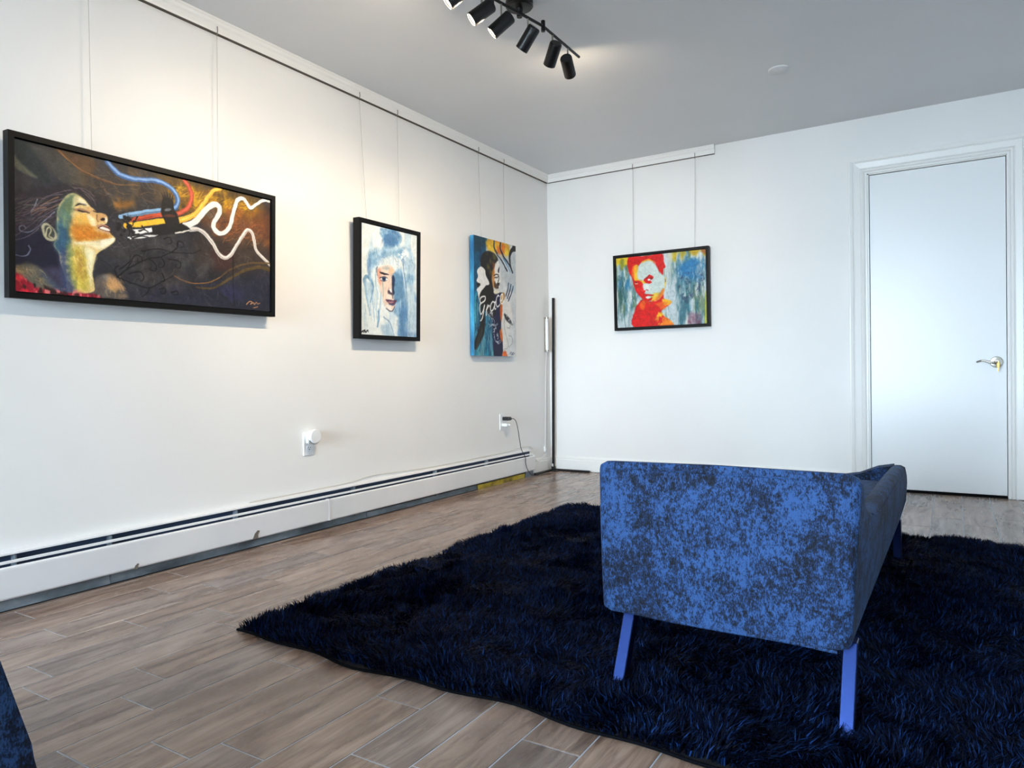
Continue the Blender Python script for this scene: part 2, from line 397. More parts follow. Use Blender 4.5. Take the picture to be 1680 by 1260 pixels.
# ------------------------------------------------------------------ wall cable, outlets and what is plugged in
def cable(name, pts, r, mat, label, cat='cable', n=6):
    return tag(MB().tube(curve(pts, n), r, 6).build(name, mat, None, True), label, cat)
cable('wall_cable', [(0.006, -2.95, 0.207), (0.006, -2.74, 0.207), (0.006, -2.535, 0.2075), (0.005, -2.29, 0.214), (0.004, -2.11, 0.226), (0.004, -1.83, 0.2165), (0.005, -1.47, 0.2085), (0.005, -0.725, 0.215), (0.006, -0.50, 0.226), (0.006, -0.36, 0.222), (0.008, -0.315, 0.20)], 0.0022, Mat('cream_cable', (206, 200, 188), 0.5).m, 'thin cream cable lying along the top of the heater')

def outlet(y, z, label):
    e = tag(empty('wall_outlet', (0, y, z)), label, 'outlet')
    MB().box(0, 0.006, -0.036, 0.036, -0.059, 0.059, bev=0.0025).build('cover_plate', M_white, e)
    for dz in (-0.021, 0.021):
        rc = MB().prism([(0.017 * math.cos(a), dz + max(-0.0125, min(0.0125, 0.017 * math.sin(a)))) for a in [2 * math.pi * k / 20 for k in range(20)]], 'x', 0.005, 0.0075).build('socket', M_white, e)
        s_ = MB(); s_.box(0.0068, 0.0078, -0.0075, -0.0055, dz - 0.001, dz + 0.007); s_.box(0.0068, 0.0078, 0.0055, 0.0075, dz - 0.001, dz + 0.006)
        s_.prism([(0.0028 * math.cos(a), dz - 0.007 + 0.0028 * math.sin(a)) for a in [2 * math.pi * k / 10 for k in range(10)]], 'x', 0.0068, 0.0078)
        s_.build('slot', M_dark, rc)
    MB().lathe([(0, 0), (0.003, 0), (0.002, 0.0012), (0, 0.0014)], (0.006, 0, 0), (1, 0, 0), 10).build('screw', M_white, e)
    return e
outlet(-2.582, 0.449, 'white duplex outlet above the middle of the heater with a round night light')
outlet(-0.737, 0.440, 'white duplex outlet near the room corner feeding a black adapter')
nl = tag(empty('night_light', (0.0078, -2.576, 0.486)), 'round white plug-in night light in the outlet above the heater', 'night light')
MB().lathe([(0, 0), (0.030, 0), (0.033, 0.004), (0.033, 0.022), (0.030, 0.026), (0, 0.026)], (0, 0, 0), (1, 0, 0), 32).build('body', M_white, nl, True)
MB().lathe([(0, 0.026), (0.034, 0.026), (0.037, 0.029), (0.037, 0.036), (0.033, 0.040), (0, 0.041)], (0, 0.004, 0.002), (1, 0, 0), 36).build('disc', M_white, nl, True)
rr = [(0.0385 * math.cos(a), 0.0385 * math.sin(a)) for a in [math.pi * (1.16 + 0.78 * k / 16) for k in range(17)]]
MB().tube([(0.031, 0.004 + a, 0.002 + b) for a, b in rr], 0.0022, 6).build('sensor_rim', M_chip, nl, True)
MB().box(0.002, 0.024, -0.0325, 0.018, -0.032, -0.006, bev=0.003).build('sensor_window', M_clear, nl)
ad = tag(empty('power_adapter', (0.0078, -0.728, 0.464)), 'small black power adapter plugged into the corner outlet', 'adapter')
MB().box(0, 0.056, -0.020, 0.020, -0.013, 0.013, bev=0.004).build('body', M_blackp, ad)
MB().prism([(-0.008, -0.007), (0.008, -0.007), (0.008, 0.007), (-0.008, 0.007)], 'x', 0.056, 0.066, bev=0.002).build('strain_relief', M_blackp, ad)
pc = cable('power_cord', [(0.074, -0.728, 0.464), (0.090, -0.716, 0.462), (0.098, -0.700, 0.44), (0.098, -0.675, 0.38), (0.092, -0.645, 0.30), (0.088, -0.618, 0.235), (0.082, -0.565, 0.18), (0.074, -0.535, 0.155), (0.0735, -0.530, 0.11), (0.078, -0.500, 0.05), (0.084, -0.440, 0.012), (0.090, -0.380, 0.006), (0.110, -0.300, 0.005), (0.135, -0.255, 0.005)], 0.0026, M_blackp, None, None)
pc.name = 'cord'; pc.parent = ad; pc.matrix_parent_inverse = Matrix.Translation((-0.0078, 0.728, -0.464))
wp = tag(empty('plug', (0.0078, -0.735, 0.419)), 'flat white plug in the lower socket of the corner outlet', 'plug')
MB().box(0, 0.046, -0.021, 0.021, -0.011, 0.011, bev=0.005).build('body', M_white, wp)
MB().tube([(0.046, 0.0, 0), (0.060, 0.004, 0)], 0.005, 8, 0.003).build('strain_relief', M_white, wp)

# ------------------------------------------------------------------ corner: black standing lamp, white tube and cords
fl = tag(empty('corner_lamp', (0.045, -0.045, 0)), 'slim black corner floor lamp on an L-shaped base', 'lamp')
MB().loft([[(a + dx, b + dy, z) for a, b in ((-0.009, -0.009), (0.009, -0.009), (0.009, 0.009), (-0.009, 0.009))] for dx, dy, z in ((0, 0, 0.034), (0.016, 0.012, 1.402))], bev=0.0015, seg=1).build('pole', M_black, fl)
MB().box(-0.013, 0.013, -0.013, 0.013, 0.0, 0.036, bev=0.002).build('corner_joint', M_blackp, fl)
MB().box(-0.003, 0.006, -0.016, -0.012, 0.034, 0.056).build('switch', M_white, fl)
MB().box(0.013, 0.325, -0.010, 0.010, 0.0, 0.016, bev=0.003).build('base_foot', M_black, fl)
MB().box(-0.010, 0.010, -0.300, -0.013, 0.0, 0.016, bev=0.003).build('base_foot', M_black, fl)
MB().box(0.012, 0.060, -0.060, -0.020, 0.0, 0.010, bev=0.003).build('controller', M_blackp, fl)
tb = tag(empty('tube_lamp', (0.022, -0.075, 0.966)), 'short white tube lamp hung upright in the corner beside the black pole', 'tube lamp')
MB().lathe([(0.011, 0.012), (0.011, 0.268)], (0, 0, 0), (0, 0, 1), 16).build('tube', M_white, tb, True)
MB().box(-0.021, -0.006, -0.009, 0.009, 0.0, 0.28, bev=0.002).build('backing', M_nickel, tb)
for z in (0.0, 0.266): MB().lathe([(0, 0), (0.0125, 0), (0.0125, 0.014), (0, 0.014)], (0, 0, z), (0, 0, 1), 16).build('end_cap', M_nickel, tb, True)
tc_ = cable('tube_lamp_cord', [(0.012, -0.075, 0.964), (0.006, -0.078, 0.80), (0.005, -0.085, 0.60), (0.005, -0.095, 0.40), (0.006, -0.105, 0.22), (0.010, -0.112, 0.175)], 0.0024, M_white, None, None)
tc_.name = 'cord'; tc_.parent = tb; tc_.matrix_parent_inverse = Matrix.Translation((-0.022, 0.075, -0.966))
cable('loose_white_cord', [(0.018, -0.05, 0.13), (0.020, -0.10, 0.145), (0.020, -0.17, 0.125), (0.022, -0.22, 0.09), (0.020, -0.26, 0.10), (0.018, -0.30, 0.125)], 0.0024, M_white, 'loose loop of white cord over the baseboard in the corner')
sw = tag(empty('inline_switch', (0.0, -0.112, 0.178)), 'small white inline switch at the end of the corner cord', 'switch')
MB().box(0.0, 0.016, -0.012, 0.012, -0.022, 0.022, bev=0.005).build('body', M_white, sw); MB().box(0.014, 0.019, -0.006, 0.006, -0.008, 0.008, bev=0.002).build('slider', M_white, sw)

# ------------------------------------------------------------------ ceiling disc and track light
sd = tag(empty('ceiling_disc', (2.03, -1.084, RZ)), 'small flat white disc on the ceiling near the door', 'detector')
MB().lathe([(0, 0), (0.052, 0), (0.052, 0.005), (0.046, 0.009), (0, 0.010)], (0, 0, 0), (0, 0, -1), 40).build('cover', M_ceil, sd, True)
MB().lathe([(0.056, 0), (0.056, 0.003), (0.050, 0.003), (0.050, 0)], (0, 0, 0), (0, 0, -1), 40).build('rim', M_trim, sd, True)

BZ = 2.340
tl = tag(empty('track_light', (1.235, -2.46, RZ)), 'black ceiling track light with a jointed bar and six tilted cylinder spots', 'track light')
def tp(mb_, name, mat, parent=None, smooth=True):
    o = mb_.build(name, mat, parent or tl, smooth); o.matrix_parent_inverse = Matrix.Translation((-1.235, 2.46, -RZ)); return o
tp(MB().lathe([(0, 0), (0.060, 0), (0.060, 0.020), (0.054, 0.027), (0.016, 0.030), (0.014, 0.040), (0.012, 0.066), (0, 0.066)], (1.225, -2.45, RZ), (0, 0, -1), 40), 'canopy', M_black)
bj = [(1.266, -1.955, BZ), (1.271, -2.323, BZ), (1.213, -2.650, BZ), (1.210, -3.02, BZ)]
for a, b in zip(bj[:-1], bj[1:]):
    tp(MB().tube([a, b], 0.0065, 12), 'bar', M_black)
for j in bj[1:3]:
    tp(MB().lathe([(0, -0.024), (0.009, -0.024), (0.0095, -0.022), (0.0095, 0.022), (0.009, 0.024), (0, 0.024)], j, (0, 0, 1), 16), 'bar_joint', M_black)
heads = [((1.205, -2.885), (0, -3.75, 1.02)), ((1.211, -2.725), (0, -3.60, 1.15)), ((1.240, -2.595), (0, -3.22, 1.12)), ((1.262, -2.427), (0, -2.25, 1.00)), ((1.262, -2.234), (0, -1.25, 0.95)), ((1.272, -2.079), (0.70, 0, 1.25))]
for (x, y), tgt in heads:
    for a, b in zip(bj[:-1], bj[1:]):
        if b[1] <= y <= a[1]: bx = a[0] + (b[0] - a[0]) * (y - a[1]) / (b[1] - a[1])
    c = Vector((bx, y, 2.250)); d = (Vector(tgt) - c).normalized()
    hd = tp(MB().lathe([(0, -0.053), (0.024, -0.053), (0.027, -0.050), (0.0285, -0.046), (0.0285, 0.053), (0.026, 0.053), (0.026, 0.044)], c, d, 32), 'spot_head', M_black)
    for nm, mb_, mt in (('stem', MB().tube([(bx, y, BZ), (bx, y, 2.272)], 0.0042, 8), M_nickel),
                        ('lens', MB().lathe([(0, 0.040), (0.0265, 0.040), (0.0265, 0.046), (0, 0.046)], c, d, 24), M_lens)):
        o = mb_.build(nm, mt, hd, True)
    col = SPOT_COLOR
    for nm, typ, pw in (('spot_beam', 'SPOT', SPOT_W * (0.5 if y < -2.7 else (0.75 if y < -2.5 else (1.6 if y < -2.15 else 1.0)))), ('lens_glow', 'AREA', GLOW_W)):
        ld_ = bpy.data.lights.new(nm, typ); ld_.energy = pw; ld_.color = col
        if typ == 'SPOT': ld_.spot_size = R(88); ld_.spot_blend = 1.0; ld_.shadow_soft_size = 0.010
        else: ld_.shape = 'DISK'; ld_.size = 0.046; ld_.spread = R(175)
        lo = bpy.data.objects.new(nm, ld_); COL.objects.link(lo)
        lo.location = c + d * (0.0575 if typ == "SPOT" else 0.0495); lo.rotation_euler = d.to_track_quat('-Z', 'Y').to_euler()
        lo.parent = hd; lo.matrix_parent_inverse = Matrix.Translation((0, 0, 0))
# (heads keep world coordinates; their parent offset is carried by the inverse matrix)

# ------------------------------------------------------------------ picture painting: strokes laid down in canvas coordinates
def value_noise(w, h, asp, fx, fy, seed, octaves=3):
    rng = np.random.default_rng(seed)
    out = np.zeros((h, w)); amp = 1.0; tot = 0.0
    for o in range(octaves):
        nx = max(2, int(fx * asp) + 2); ny = max(2, int(fy) + 2)
        g = rng.random((ny, nx))
        x = np.linspace(0, nx - 1.001, w); y = np.linspace(0, ny - 1.001, h)
        xi = x.astype(int); yi = y.astype(int); xf = x - xi; yf = y - yi
        xf = xf * xf * (3 - 2 * xf); yf = yf * yf * (3 - 2 * yf)
        a = g[yi][:, xi] * (1 - xf) + g[yi][:, xi + 1] * xf
        b = g[yi + 1][:, xi] * (1 - xf) + g[yi + 1][:, xi + 1] * xf
        out += amp * (a * (1 - yf[:, None]) + b * yf[:, None]); tot += amp
        amp *= 0.55; fx *= 2; fy *= 2
    return out / tot

def smooth_line(p, closed=False, n=7):
    p = np.array(p, float)
    if len(p) < 3: return p
    q = np.vstack([p[-1:], p, p[:2]]) if closed else np.vstack([2 * p[:1] - p[1:2], p, 2 * p[-1:] - p[-2:-1]])
    out = []
    t = np.linspace(0, 1, n, endpoint=False)[:, None]
    for i in range(1, len(q) - 2):
        a, b, c, d = q[i - 1], q[i], q[i + 1], q[i + 2]
        out.append(0.5 * (2 * b + (c - a) * t + (2 * a - 5 * b + 4 * c - d) * t ** 2 + (3 * b - a - 3 * c + d) * t ** 3))
    out = np.vstack(out)
    return out if closed else np.vstack([out, p[-1:]])

def paint_canvas(w, h, asp, ops, seed=1):
    """paint the picture stroke by stroke; coordinates run 0..1 along both sides of the canvas"""
    img = np.zeros((h, w, 3))
    gx, gy = np.meshgrid((np.arange(w) + .5) / w * asp, (np.arange(h) + .5) / h)
    wob = 0.010
    gx = gx + (value_noise(w, h, asp, 22, 22, seed) - .5) * wob
    gy = gy + (value_noise(w, h, asp, 22, 22, seed + 1) - .5) * wob
    bristle = value_noise(w, h, asp, 34, 34, seed + 2, 3)
    grain = np.random.default_rng(seed + 3).random((h, w))
    todo = []
    for op in ops:
        if op[0] != 'scr':
            todo.append(op); continue
        _, col, alpha, n, ln, wd, ang, spread, sd, pts = op      # a scatter of short brush strokes inside a box
        r = np.random.default_rng(sd); q = np.array(pts, float); lo, hi = q.min(0), q.max(0)
        for i in range(n):
            c = lo + (hi - lo) * r.random(2); a = ang + spread * (r.random() - .5); L = ln * (.4 + r.random())
            d = np.array([np.cos(a) / asp, np.sin(a)]) * L; bend = np.array([-np.sin(a) / asp, np.cos(a)]) * L * (r.random() - .5) * .4
            cc = [max(0, min(255, x + 30 * (r.random() - .5))) for x in col]
            todo.append(('line', cc, alpha * (.4 + .6 * r.random()), wd, wd * .4, [tuple(c - d / 2), tuple(c + bend), tuple(c + d / 2)], 1))
    for op in todo:
        k, col = op[0], np.array(op[1], float) / 255
        if k == 'bg':
            img[:] = col; continue
        if k == 'noise':
            _, _, alpha, fx, fy, lo, hi, sd, pts, soft = op
            m = np.clip((value_noise(w, h, asp, fx, fy, sd, 4) - lo) / (hi - lo), 0, 1) * alpha
            if pts is None:
                img += (col - img) * m[..., None]; continue
        elif k == 'poly': _, _, alpha, soft, pts, sm = op
        elif k == 'line': _, _, alpha, w0, w1, pts, sm = op; soft = 0.0
        p = np.array(pts, float) * [asp, 1]
        if k == 'line':
            if sm: p = smooth_line(p)
            r = max(w0, w1) * .5 + .02
        else:
            if k == 'noise' or sm: p = smooth_line(p, True, 5)
            r = soft + .02
        x0, x1 = p[:, 0].min() - r, p[:, 0].max() + r; y0, y1 = p[:, 1].min() - r, p[:, 1].max() + r
        i0, i1 = max(0, int(y0 * h)), min(h, int(y1 * h) + 2); j0, j1 = max(0, int(x0 / asp * w)), min(w, int(x1 / asp * w) + 2)
        if i1 <= i0 or j1 <= j0: continue
        X = gx[i0:i1, j0:j1]; Y = gy[i0:i1, j0:j1]
        n = len(p); best = np.full(X.shape, 1e9); inside = np.zeros(X.shape, bool); bw = np.zeros(X.shape)
        for i in range(n if k != 'line' else n - 1):
            a, b = p[i], p[(i + 1) % n]; d = b - a; L = d @ d + 1e-12
            t = np.clip(((X - a[0]) * d[0] + (Y - a[1]) * d[1]) / L, 0, 1)
            e = np.hypot(X - a[0] - t * d[0], Y - a[1] - t * d[1])
            if k == 'line':
                hw = (w0 + (w1 - w0) * (i + t) / max(1, n - 1)) * .5
                e = e - hw
                best = np.minimum(best, e)
            else:
                best = np.minimum(best, e)
                c = (a[1] > Y) != (b[1] > Y)
                inside ^= c & (X < (b[0] - a[0]) * (Y - a[1]) / (b[1] - a[1] + 1e-12) + a[0])
        px = 0.75 / h
        if k == 'line': m2 = np.clip(.5 - best / (2 * px), 0, 1)
        else:
            sd = np.where(inside, -best, best)
            s = max(soft, px)
            if soft > .012: sd = sd + (bristle[i0:i1, j0:j1] - .5) * soft * 1.1
            m2 = np.clip(.5 - sd / (2 * s), 0, 1); m2 = m2 * m2 * (3 - 2 * m2)
        if k == 'noise': m2 = m2 * m[i0:i1, j0:j1]
        else: m2 = m2 * alpha
        img[i0:i1, j0:j1] += (col - img[i0:i1, j0:j1]) * m2[..., None]
    lum = img.mean(2, keepdims=True)
    img *= (1 + (bristle[..., None] - .5) * (.42 - .32 * lum) + (grain[..., None] - .5) * (.22 - .16 * lum))
    return np.clip(img, 0, 1)
OPS1 = [
('bg',(44,45,52)),
('noise',(66,56,48),.6,4,4,.45,.75,11,None,.05),
('noise',(20,20,26),.7,5,5,.5,.75,12,None,.05),
('noise',(58,60,72),.35,9,9,.55,.8,13,None,.05),
('poly',(84,66,46),.35,.1,[(.125,.009),(.251,.005),(.47,.015),(.614,.005),(.578,.169),(.405,.289),(.253,.285),(.176,.149)],1),
('noise',(124,92,54),.45,10,5,.5,.7,21,[(.125,.009),(.47,.015),(.614,.018),(.473,.316),(.253,.285)],.06),
('poly',(150,104,22),.85,.08,[(.491,.032),(.739,.021),(.927,.032),(.93,.241),(.733,.222),(.587,.275),(.542,.144)],1),
('noise',(214,160,20),.9,12,7,.45,.68,22,[(.533,.053),(.739,.014),(.909,.024),(.893,.164),(.733,.193),(.587,.248)],.06),
('noise',(70,52,24),.8,14,9,.52,.7,23,[(.498,.029),(.739,.021),(.927,.032),(.985,.253),(.734,.278),(.587,.275)],.05),
('poly',(118,66,36),.8,.1,[(.678,.242),(.859,.191),(.997,.126),(.997,.432),(.905,.398),(.736,.42)],1),
('noise',(160,92,40),.7,12,6,.48,.7,24,[(.693,.208),(.996,.065),(.996,.402),(.777,.436)],.06),
('noise',(96,92,84),.6,10,8,.5,.7,25,[(.693,.152),(.815,.134),(.809,.325),(.694,.292)],.05),
('poly',(66,52,42),.6,.1,[(.657,.444),(.996,.371),(.995,.647),(.699,.685)],1),
('poly',(34,36,52),.8,.08,[(.358,.892),(.55,.882),(.781,.782),(.995,.647),(.998,.997),(.372,.992)],1),
('noise',(44,44,84),.6,6,6,.5,.7,26,[(.479,.895),(.823,.803),(.826,.993),(.48,1.001)],.06),
('poly',(50,50,54),.6,.08,[(.316,.473),(.474,.474),(.583,.603),(.478,.842),(.346,.92),(.258,.788)],1),
('poly',(80,34,34),.4,.05,[(.713,.54),(.811,.528),(.805,.661),(.731,.678)],1),
('scr',(122,108,96),.5,130,.09,.006,.25,1.8,101,[(.251,.029),(.954,.657)]),
('scr',(30,28,32),.6,120,.1,.008,.3,2.0,102,[(.009,.012),(.958,.96)]),
('scr',(236,180,40),.7,60,.09,.006,-.4,1.2,103,[(.548,.074),(.893,.142)]),
('scr',(110,70,30),.7,60,.09,.008,-.4,1.4,104,[(.548,.047),(.948,.265)]),
('scr',(190,110,50),.6,50,.1,.006,-.4,1.0,105,[(.733,.222),(.987,.404)]),
('scr',(150,112,70),.5,40,.1,.005,.2,1.2,106,[(.147,.033),(.472,.264)]),
('scr',(104,100,100),.45,110,.06,.005,1.4,1.8,107,[(.342,.54),(.995,.97)]),
('poly',(34,44,46),.9,.02,[(.0,.015),(.039,.008),(.091,.148),(.105,.254),(.049,.214),(.003,.117)],1),
('poly',(98,98,80),.85,.012,[(.001,.109),(.02,.154),(.066,.224),(.028,.214),(.001,.181)],1),
('poly',(78,76,68),.55,.03,[(.039,.008),(.125,.009),(.199,.117),(.209,.209),(.145,.218),(.091,.129)],1),
('line',(96,62,30),.9,.018,.006,[(.13,.007),(.166,.055),(.208,.112),(.251,.137),(.306,.158),(.377,.142)],1),
('poly',(92,62,34),.7,.02,[(.13,.007),(.241,.014),(.246,.105),(.208,.108),(.162,.053)],1),
('line',(150,106,66),.8,.008,.005,[(.134,.014),(.166,.06),(.208,.108),(.266,.135),(.326,.154),(.403,.131)],1),
('noise',(176,122,60),.8,16,8,.5,.66,27,[(.297,.291),(.394,.233),(.394,.295),(.338,.347)],.03),
('poly',(150,96,30),.7,.02,[(.322,.307),(.357,.268),(.389,.256),(.386,.287),(.353,.326),(.327,.332)],1),
('poly',(40,34,42),.9,.02,[(-.001,.363),(.05,.314),(.136,.25),(.191,.227),(.248,.271),(.258,.346),(.21,.287),(.173,.292),(.146,.351),(.129,.471),(.125,.548),(.094,.52),(.044,.611),(.002,.624)],1),
('poly',(24,24,44),.95,.03,[(.002,.642),(.052,.59),(.095,.595),(.121,.663),(.136,.773),(.131,.812),(.079,.833),(.041,.805),(.004,.842)],1),
('line',(112,98,110),.8,.006,.003,[(.128,.358),(.093,.39),(.059,.449),(.018,.501),(.001,.525)],1),
('line',(112,98,110),.8,.006,.003,[(.137,.392),(.107,.441),(.072,.491),(.047,.546),(.019,.601),(.002,.633)],1),
('line',(112,98,110),.8,.006,.003,[(.145,.303),(.106,.329),(.08,.367),(.063,.42)],1),
('line',(112,98,110),.8,.006,.003,[(.15,.33),(.119,.361),(.089,.41),(.051,.48)],1),
('line',(112,98,110),.8,.006,.003,[(.077,.536),(.06,.587),(.031,.633),(.002,.661)],1),
('line',(112,98,110),.8,.006,.003,[(.172,.263),(.145,.284),(.114,.316),(.097,.351)],1),
('line',(112,98,110),.8,.006,.003,[(.209,.248),(.228,.269),(.248,.311),(.253,.338)],1),
('line',(112,98,110),.8,.006,.003,[(.181,.245),(.209,.238),(.228,.25)],1),
('line',(168,120,86),.7,.008,.003,[(.132,.327),(.102,.368),(.076,.415),(.055,.46)],1),
('line',(168,120,86),.7,.008,.003,[(.137,.373),(.098,.426),(.068,.474)],1),
('line',(168,120,86),.7,.008,.003,[(.093,.418),(.059,.44),(.047,.481)],1),
('line',(140,150,170),.85,.007,.004,[(.12,.436),(.094,.492),(.06,.569),(.035,.6),(.016,.597),(.014,.57),(.024,.558),(.031,.574)],1),
('line',(140,150,170),.85,.007,.004,[(.04,.686),(.046,.712),(.038,.746),(.02,.763),(.002,.76)],1),
('line',(140,150,170),.85,.007,.004,[(.067,.372),(.057,.422),(.047,.463)],1),
('scr',(130,112,110),.6,46,.14,.004,-.45,.5,108,[(.005,.37),(.125,.529)]),
('scr',(60,50,60),.7,50,.12,.006,-.45,.6,109,[(.001,.362),(.139,.581)]),
('scr',(150,120,110),.5,14,.09,.004,.5,.7,110,[(.154,.247),(.248,.311)]),
('poly',(96,92,80),1,.02,[(.002,.842),(.032,.817),(.066,.818),(.097,.876),(.132,.935),(.169,.986),(.155,.998),(.003,.992)],1),
('noise',(170,140,80),.7,9,9,.45,.7,31,[(.004,.842),(.053,.816),(.088,.878),(.097,.961),(.013,.986)],.03),
('poly',(60,76,104),.8,.03,[(.075,.844),(.11,.902),(.15,.951),(.174,.995),(.133,.992),(.097,.923)],1),
('poly',(64,60,84),.9,.03,[(.088,.831),(.14,.819),(.159,.921),(.141,.943),(.11,.892)],1),
('poly',(92,84,78),1,.016,[(.243,.894),(.257,.847),(.291,.824),(.327,.847),(.348,.915),(.364,.989),(.234,.985)],1),
('noise',(200,150,96),.9,9,9,.4,.65,32,[(.282,.837),(.332,.856),(.359,.974),(.303,.973)],.03),
('noise',(110,130,150),.7,9,9,.45,.7,33,[(.253,.863),(.292,.835),(.293,.955),(.253,.952)],.03),
('poly',(226,196,130),1,.004,[(.173,.284),(.191,.285),(.21,.306),(.229,.34),(.248,.368),(.254,.389),(.273,.39),(.289,.4),(.295,.424),(.292,.453),(.284,.466),(.297,.476),(.303,.494),(.301,.513),(.305,.525),(.317,.542),(.32,.565),(.309,.597),(.28,.641),(.258,.683),(.248,.745),(.243,.795),(.243,.855),(.248,.913),(.244,.954),(.206,.98),(.16,.978),(.154,.883),(.137,.782),(.131,.707),(.115,.66),(.126,.604),(.127,.528),(.127,.453),(.134,.384),(.151,.322)],1),
('poly',(84,110,96),.95,.025,[(.173,.287),(.15,.325),(.133,.394),(.127,.471),(.127,.547),(.126,.614),(.115,.66),(.14,.714),(.162,.67),(.17,.61),(.17,.514),(.174,.436),(.178,.376),(.191,.313)],1),
('poly',(44,84,118),.85,.025,[(.138,.468),(.129,.527),(.126,.614),(.117,.66),(.133,.716),(.153,.692),(.162,.632),(.156,.538)],1),
('poly',(116,134,84),.6,.02,[(.177,.29),(.196,.302),(.201,.329),(.182,.375),(.174,.417),(.156,.442),(.151,.387)],1),
('poly',(150,170,120),.5,.02,[(.146,.426),(.16,.441),(.156,.519),(.143,.514)],1),
('poly',(238,216,160),.8,.012,[(.182,.298),(.21,.311),(.234,.355),(.21,.345),(.187,.354),(.176,.387)],1),
('poly',(196,122,36),.95,.03,[(.179,.492),(.192,.448),(.22,.419),(.254,.447),(.254,.506),(.274,.519),(.304,.53),(.299,.561),(.255,.585),(.212,.607),(.18,.598),(.17,.552)],1),
('poly',(238,190,90),.85,.025,[(.183,.442),(.211,.413),(.249,.419),(.249,.478),(.221,.487),(.188,.489)],1),
('poly',(206,120,30),.7,.03,[(.188,.547),(.23,.513),(.25,.547),(.231,.592),(.194,.603)],1),
('poly',(252,240,206),.8,.014,[(.225,.417),(.249,.429),(.254,.476),(.24,.491),(.23,.455)],1),
('poly',(242,228,186),.95,.012,[(.18,.622),(.212,.609),(.26,.588),(.299,.561),(.318,.551),(.319,.571),(.3,.609),(.27,.65),(.231,.631),(.194,.637)],1),
('poly',(222,170,110),.8,.012,[(.229,.357),(.248,.37),(.254,.391),(.249,.429),(.234,.404),(.22,.385)],1),
('poly',(44,32,34),1,.004,[(.185,.366),(.196,.348),(.212,.34),(.223,.346),(.22,.353),(.203,.353),(.189,.368)],1),
('poly',(140,90,70),.7,.008,[(.183,.394),(.201,.379),(.225,.388),(.234,.398),(.211,.403),(.187,.404)],1),
('line',(52,34,34),1,.012,.006,[(.197,.398),(.211,.401),(.225,.402),(.233,.401)],1),
('line',(64,40,36),1,.008,.004,[(.246,.38),(.253,.387),(.26,.393)],1),
('poly',(214,160,100),.9,.006,[(.256,.404),(.273,.388),(.29,.398),(.295,.427),(.288,.45),(.273,.448),(.259,.453)],1),
('poly',(40,24,22),1,.004,[(.269,.433),(.278,.418),(.285,.424),(.282,.439),(.273,.442)],1),
('line',(120,72,48),.8,.008,.006,[(.257,.408),(.256,.436),(.261,.452)],1),
('poly',(246,236,214),.9,.004,[(.286,.408),(.294,.423),(.292,.445),(.286,.443)],1),
('poly',(90,40,34),.95,.004,[(.259,.496),(.274,.474),(.298,.477),(.303,.512),(.289,.51),(.274,.505)],1),
('poly',(240,232,218),1,.003,[(.265,.494),(.279,.482),(.297,.49),(.3,.505),(.279,.502)],1),
('line',(186,130,110),.9,.012,.008,[(.258,.485),(.274,.468),(.293,.473)],1),
('line',(200,150,120),.9,.01,.008,[(.262,.511),(.279,.516),(.301,.523)],1),
('poly',(206,186,72),.9,.03,[(.171,.687),(.194,.651),(.222,.673),(.228,.789),(.233,.867),(.229,.936),(.187,.954),(.172,.822)],1),
('poly',(240,228,176),.9,.02,[(.213,.646),(.251,.665),(.245,.766),(.239,.846),(.236,.925),(.228,.848),(.22,.742)],1),
('poly',(180,136,60),.7,.03,[(.185,.702),(.206,.687),(.214,.792),(.21,.872),(.191,.837)],1),
('poly',(120,140,90),.8,.025,[(.157,.662),(.176,.666),(.172,.802),(.182,.916),(.164,.9),(.154,.807)],1),
('poly',(56,72,110),.85,.025,[(.133,.707),(.153,.682),(.158,.786),(.173,.899),(.183,.974),(.151,.98),(.141,.867)],1),
('poly',(250,240,206),.8,.01,[(.196,.312),(.212,.317),(.229,.352),(.217,.347),(.201,.339)],1),
('poly',(252,246,220),.8,.01,[(.275,.579),(.314,.553),(.317,.572),(.295,.605),(.27,.63)],1),
('poly',(252,246,214),.8,.014,[(.225,.672),(.244,.677),(.238,.787),(.236,.866),(.231,.788)],1),
('poly',(176,170,140),1,.005,[(.078,.563),(.083,.529),(.098,.519),(.116,.551),(.126,.595),(.123,.624),(.108,.638),(.09,.625)],1),
('poly',(58,62,58),.95,.006,[(.086,.561),(.094,.534),(.11,.548),(.119,.588),(.114,.617),(.097,.613)],1),
('line',(200,190,150),1,.01,.006,[(.092,.605),(.094,.567),(.103,.546),(.108,.572),(.101,.603),(.112,.618)],1),
('poly',(150,22,42),1,.012,[(.001,.879),(.025,.905),(.046,.933),(.067,.966),(.106,.973),(.151,.98),(.206,.975),(.254,.977),(.263,1.005),(.142,1.005),(.002,1.001)],1),
('noise',(230,40,60),.9,18,18,.45,.65,34,[(.001,.897),(.054,.922),(.072,.994),(.002,1.001)],.02),
('noise',(232,120,120),.9,30,14,.5,.62,35,[(.071,.966),(.253,.962),(.259,1.006),(.072,1.008)],.012),
('noise',(36,26,26),.9,26,14,.5,.62,36,[(.033,.918),(.142,.972),(.253,.972),(.254,1.006),(.046,.998)],.012),
('scr',(250,226,160),.5,40,.05,.006,1.2,.8,111,[(.18,.655),(.243,.924)]),
('scr',(150,110,40),.4,30,.05,.006,1.2,.8,112,[(.171,.668),(.234,.926)]),
('scr',(230,150,60),.5,24,.04,.006,.4,1.0,113,[(.178,.453),(.255,.585)]),
('scr',(60,110,130),.5,26,.05,.007,1.3,.6,114,[(.126,.396),(.162,.689)]),
('scr',(200,160,110),.5,30,.05,.006,.9,.8,115,[(.008,.841),(.088,.944)]),
('scr',(220,170,120),.5,26,.05,.006,1.1,.6,116,[(.277,.848),(.354,.965)]),
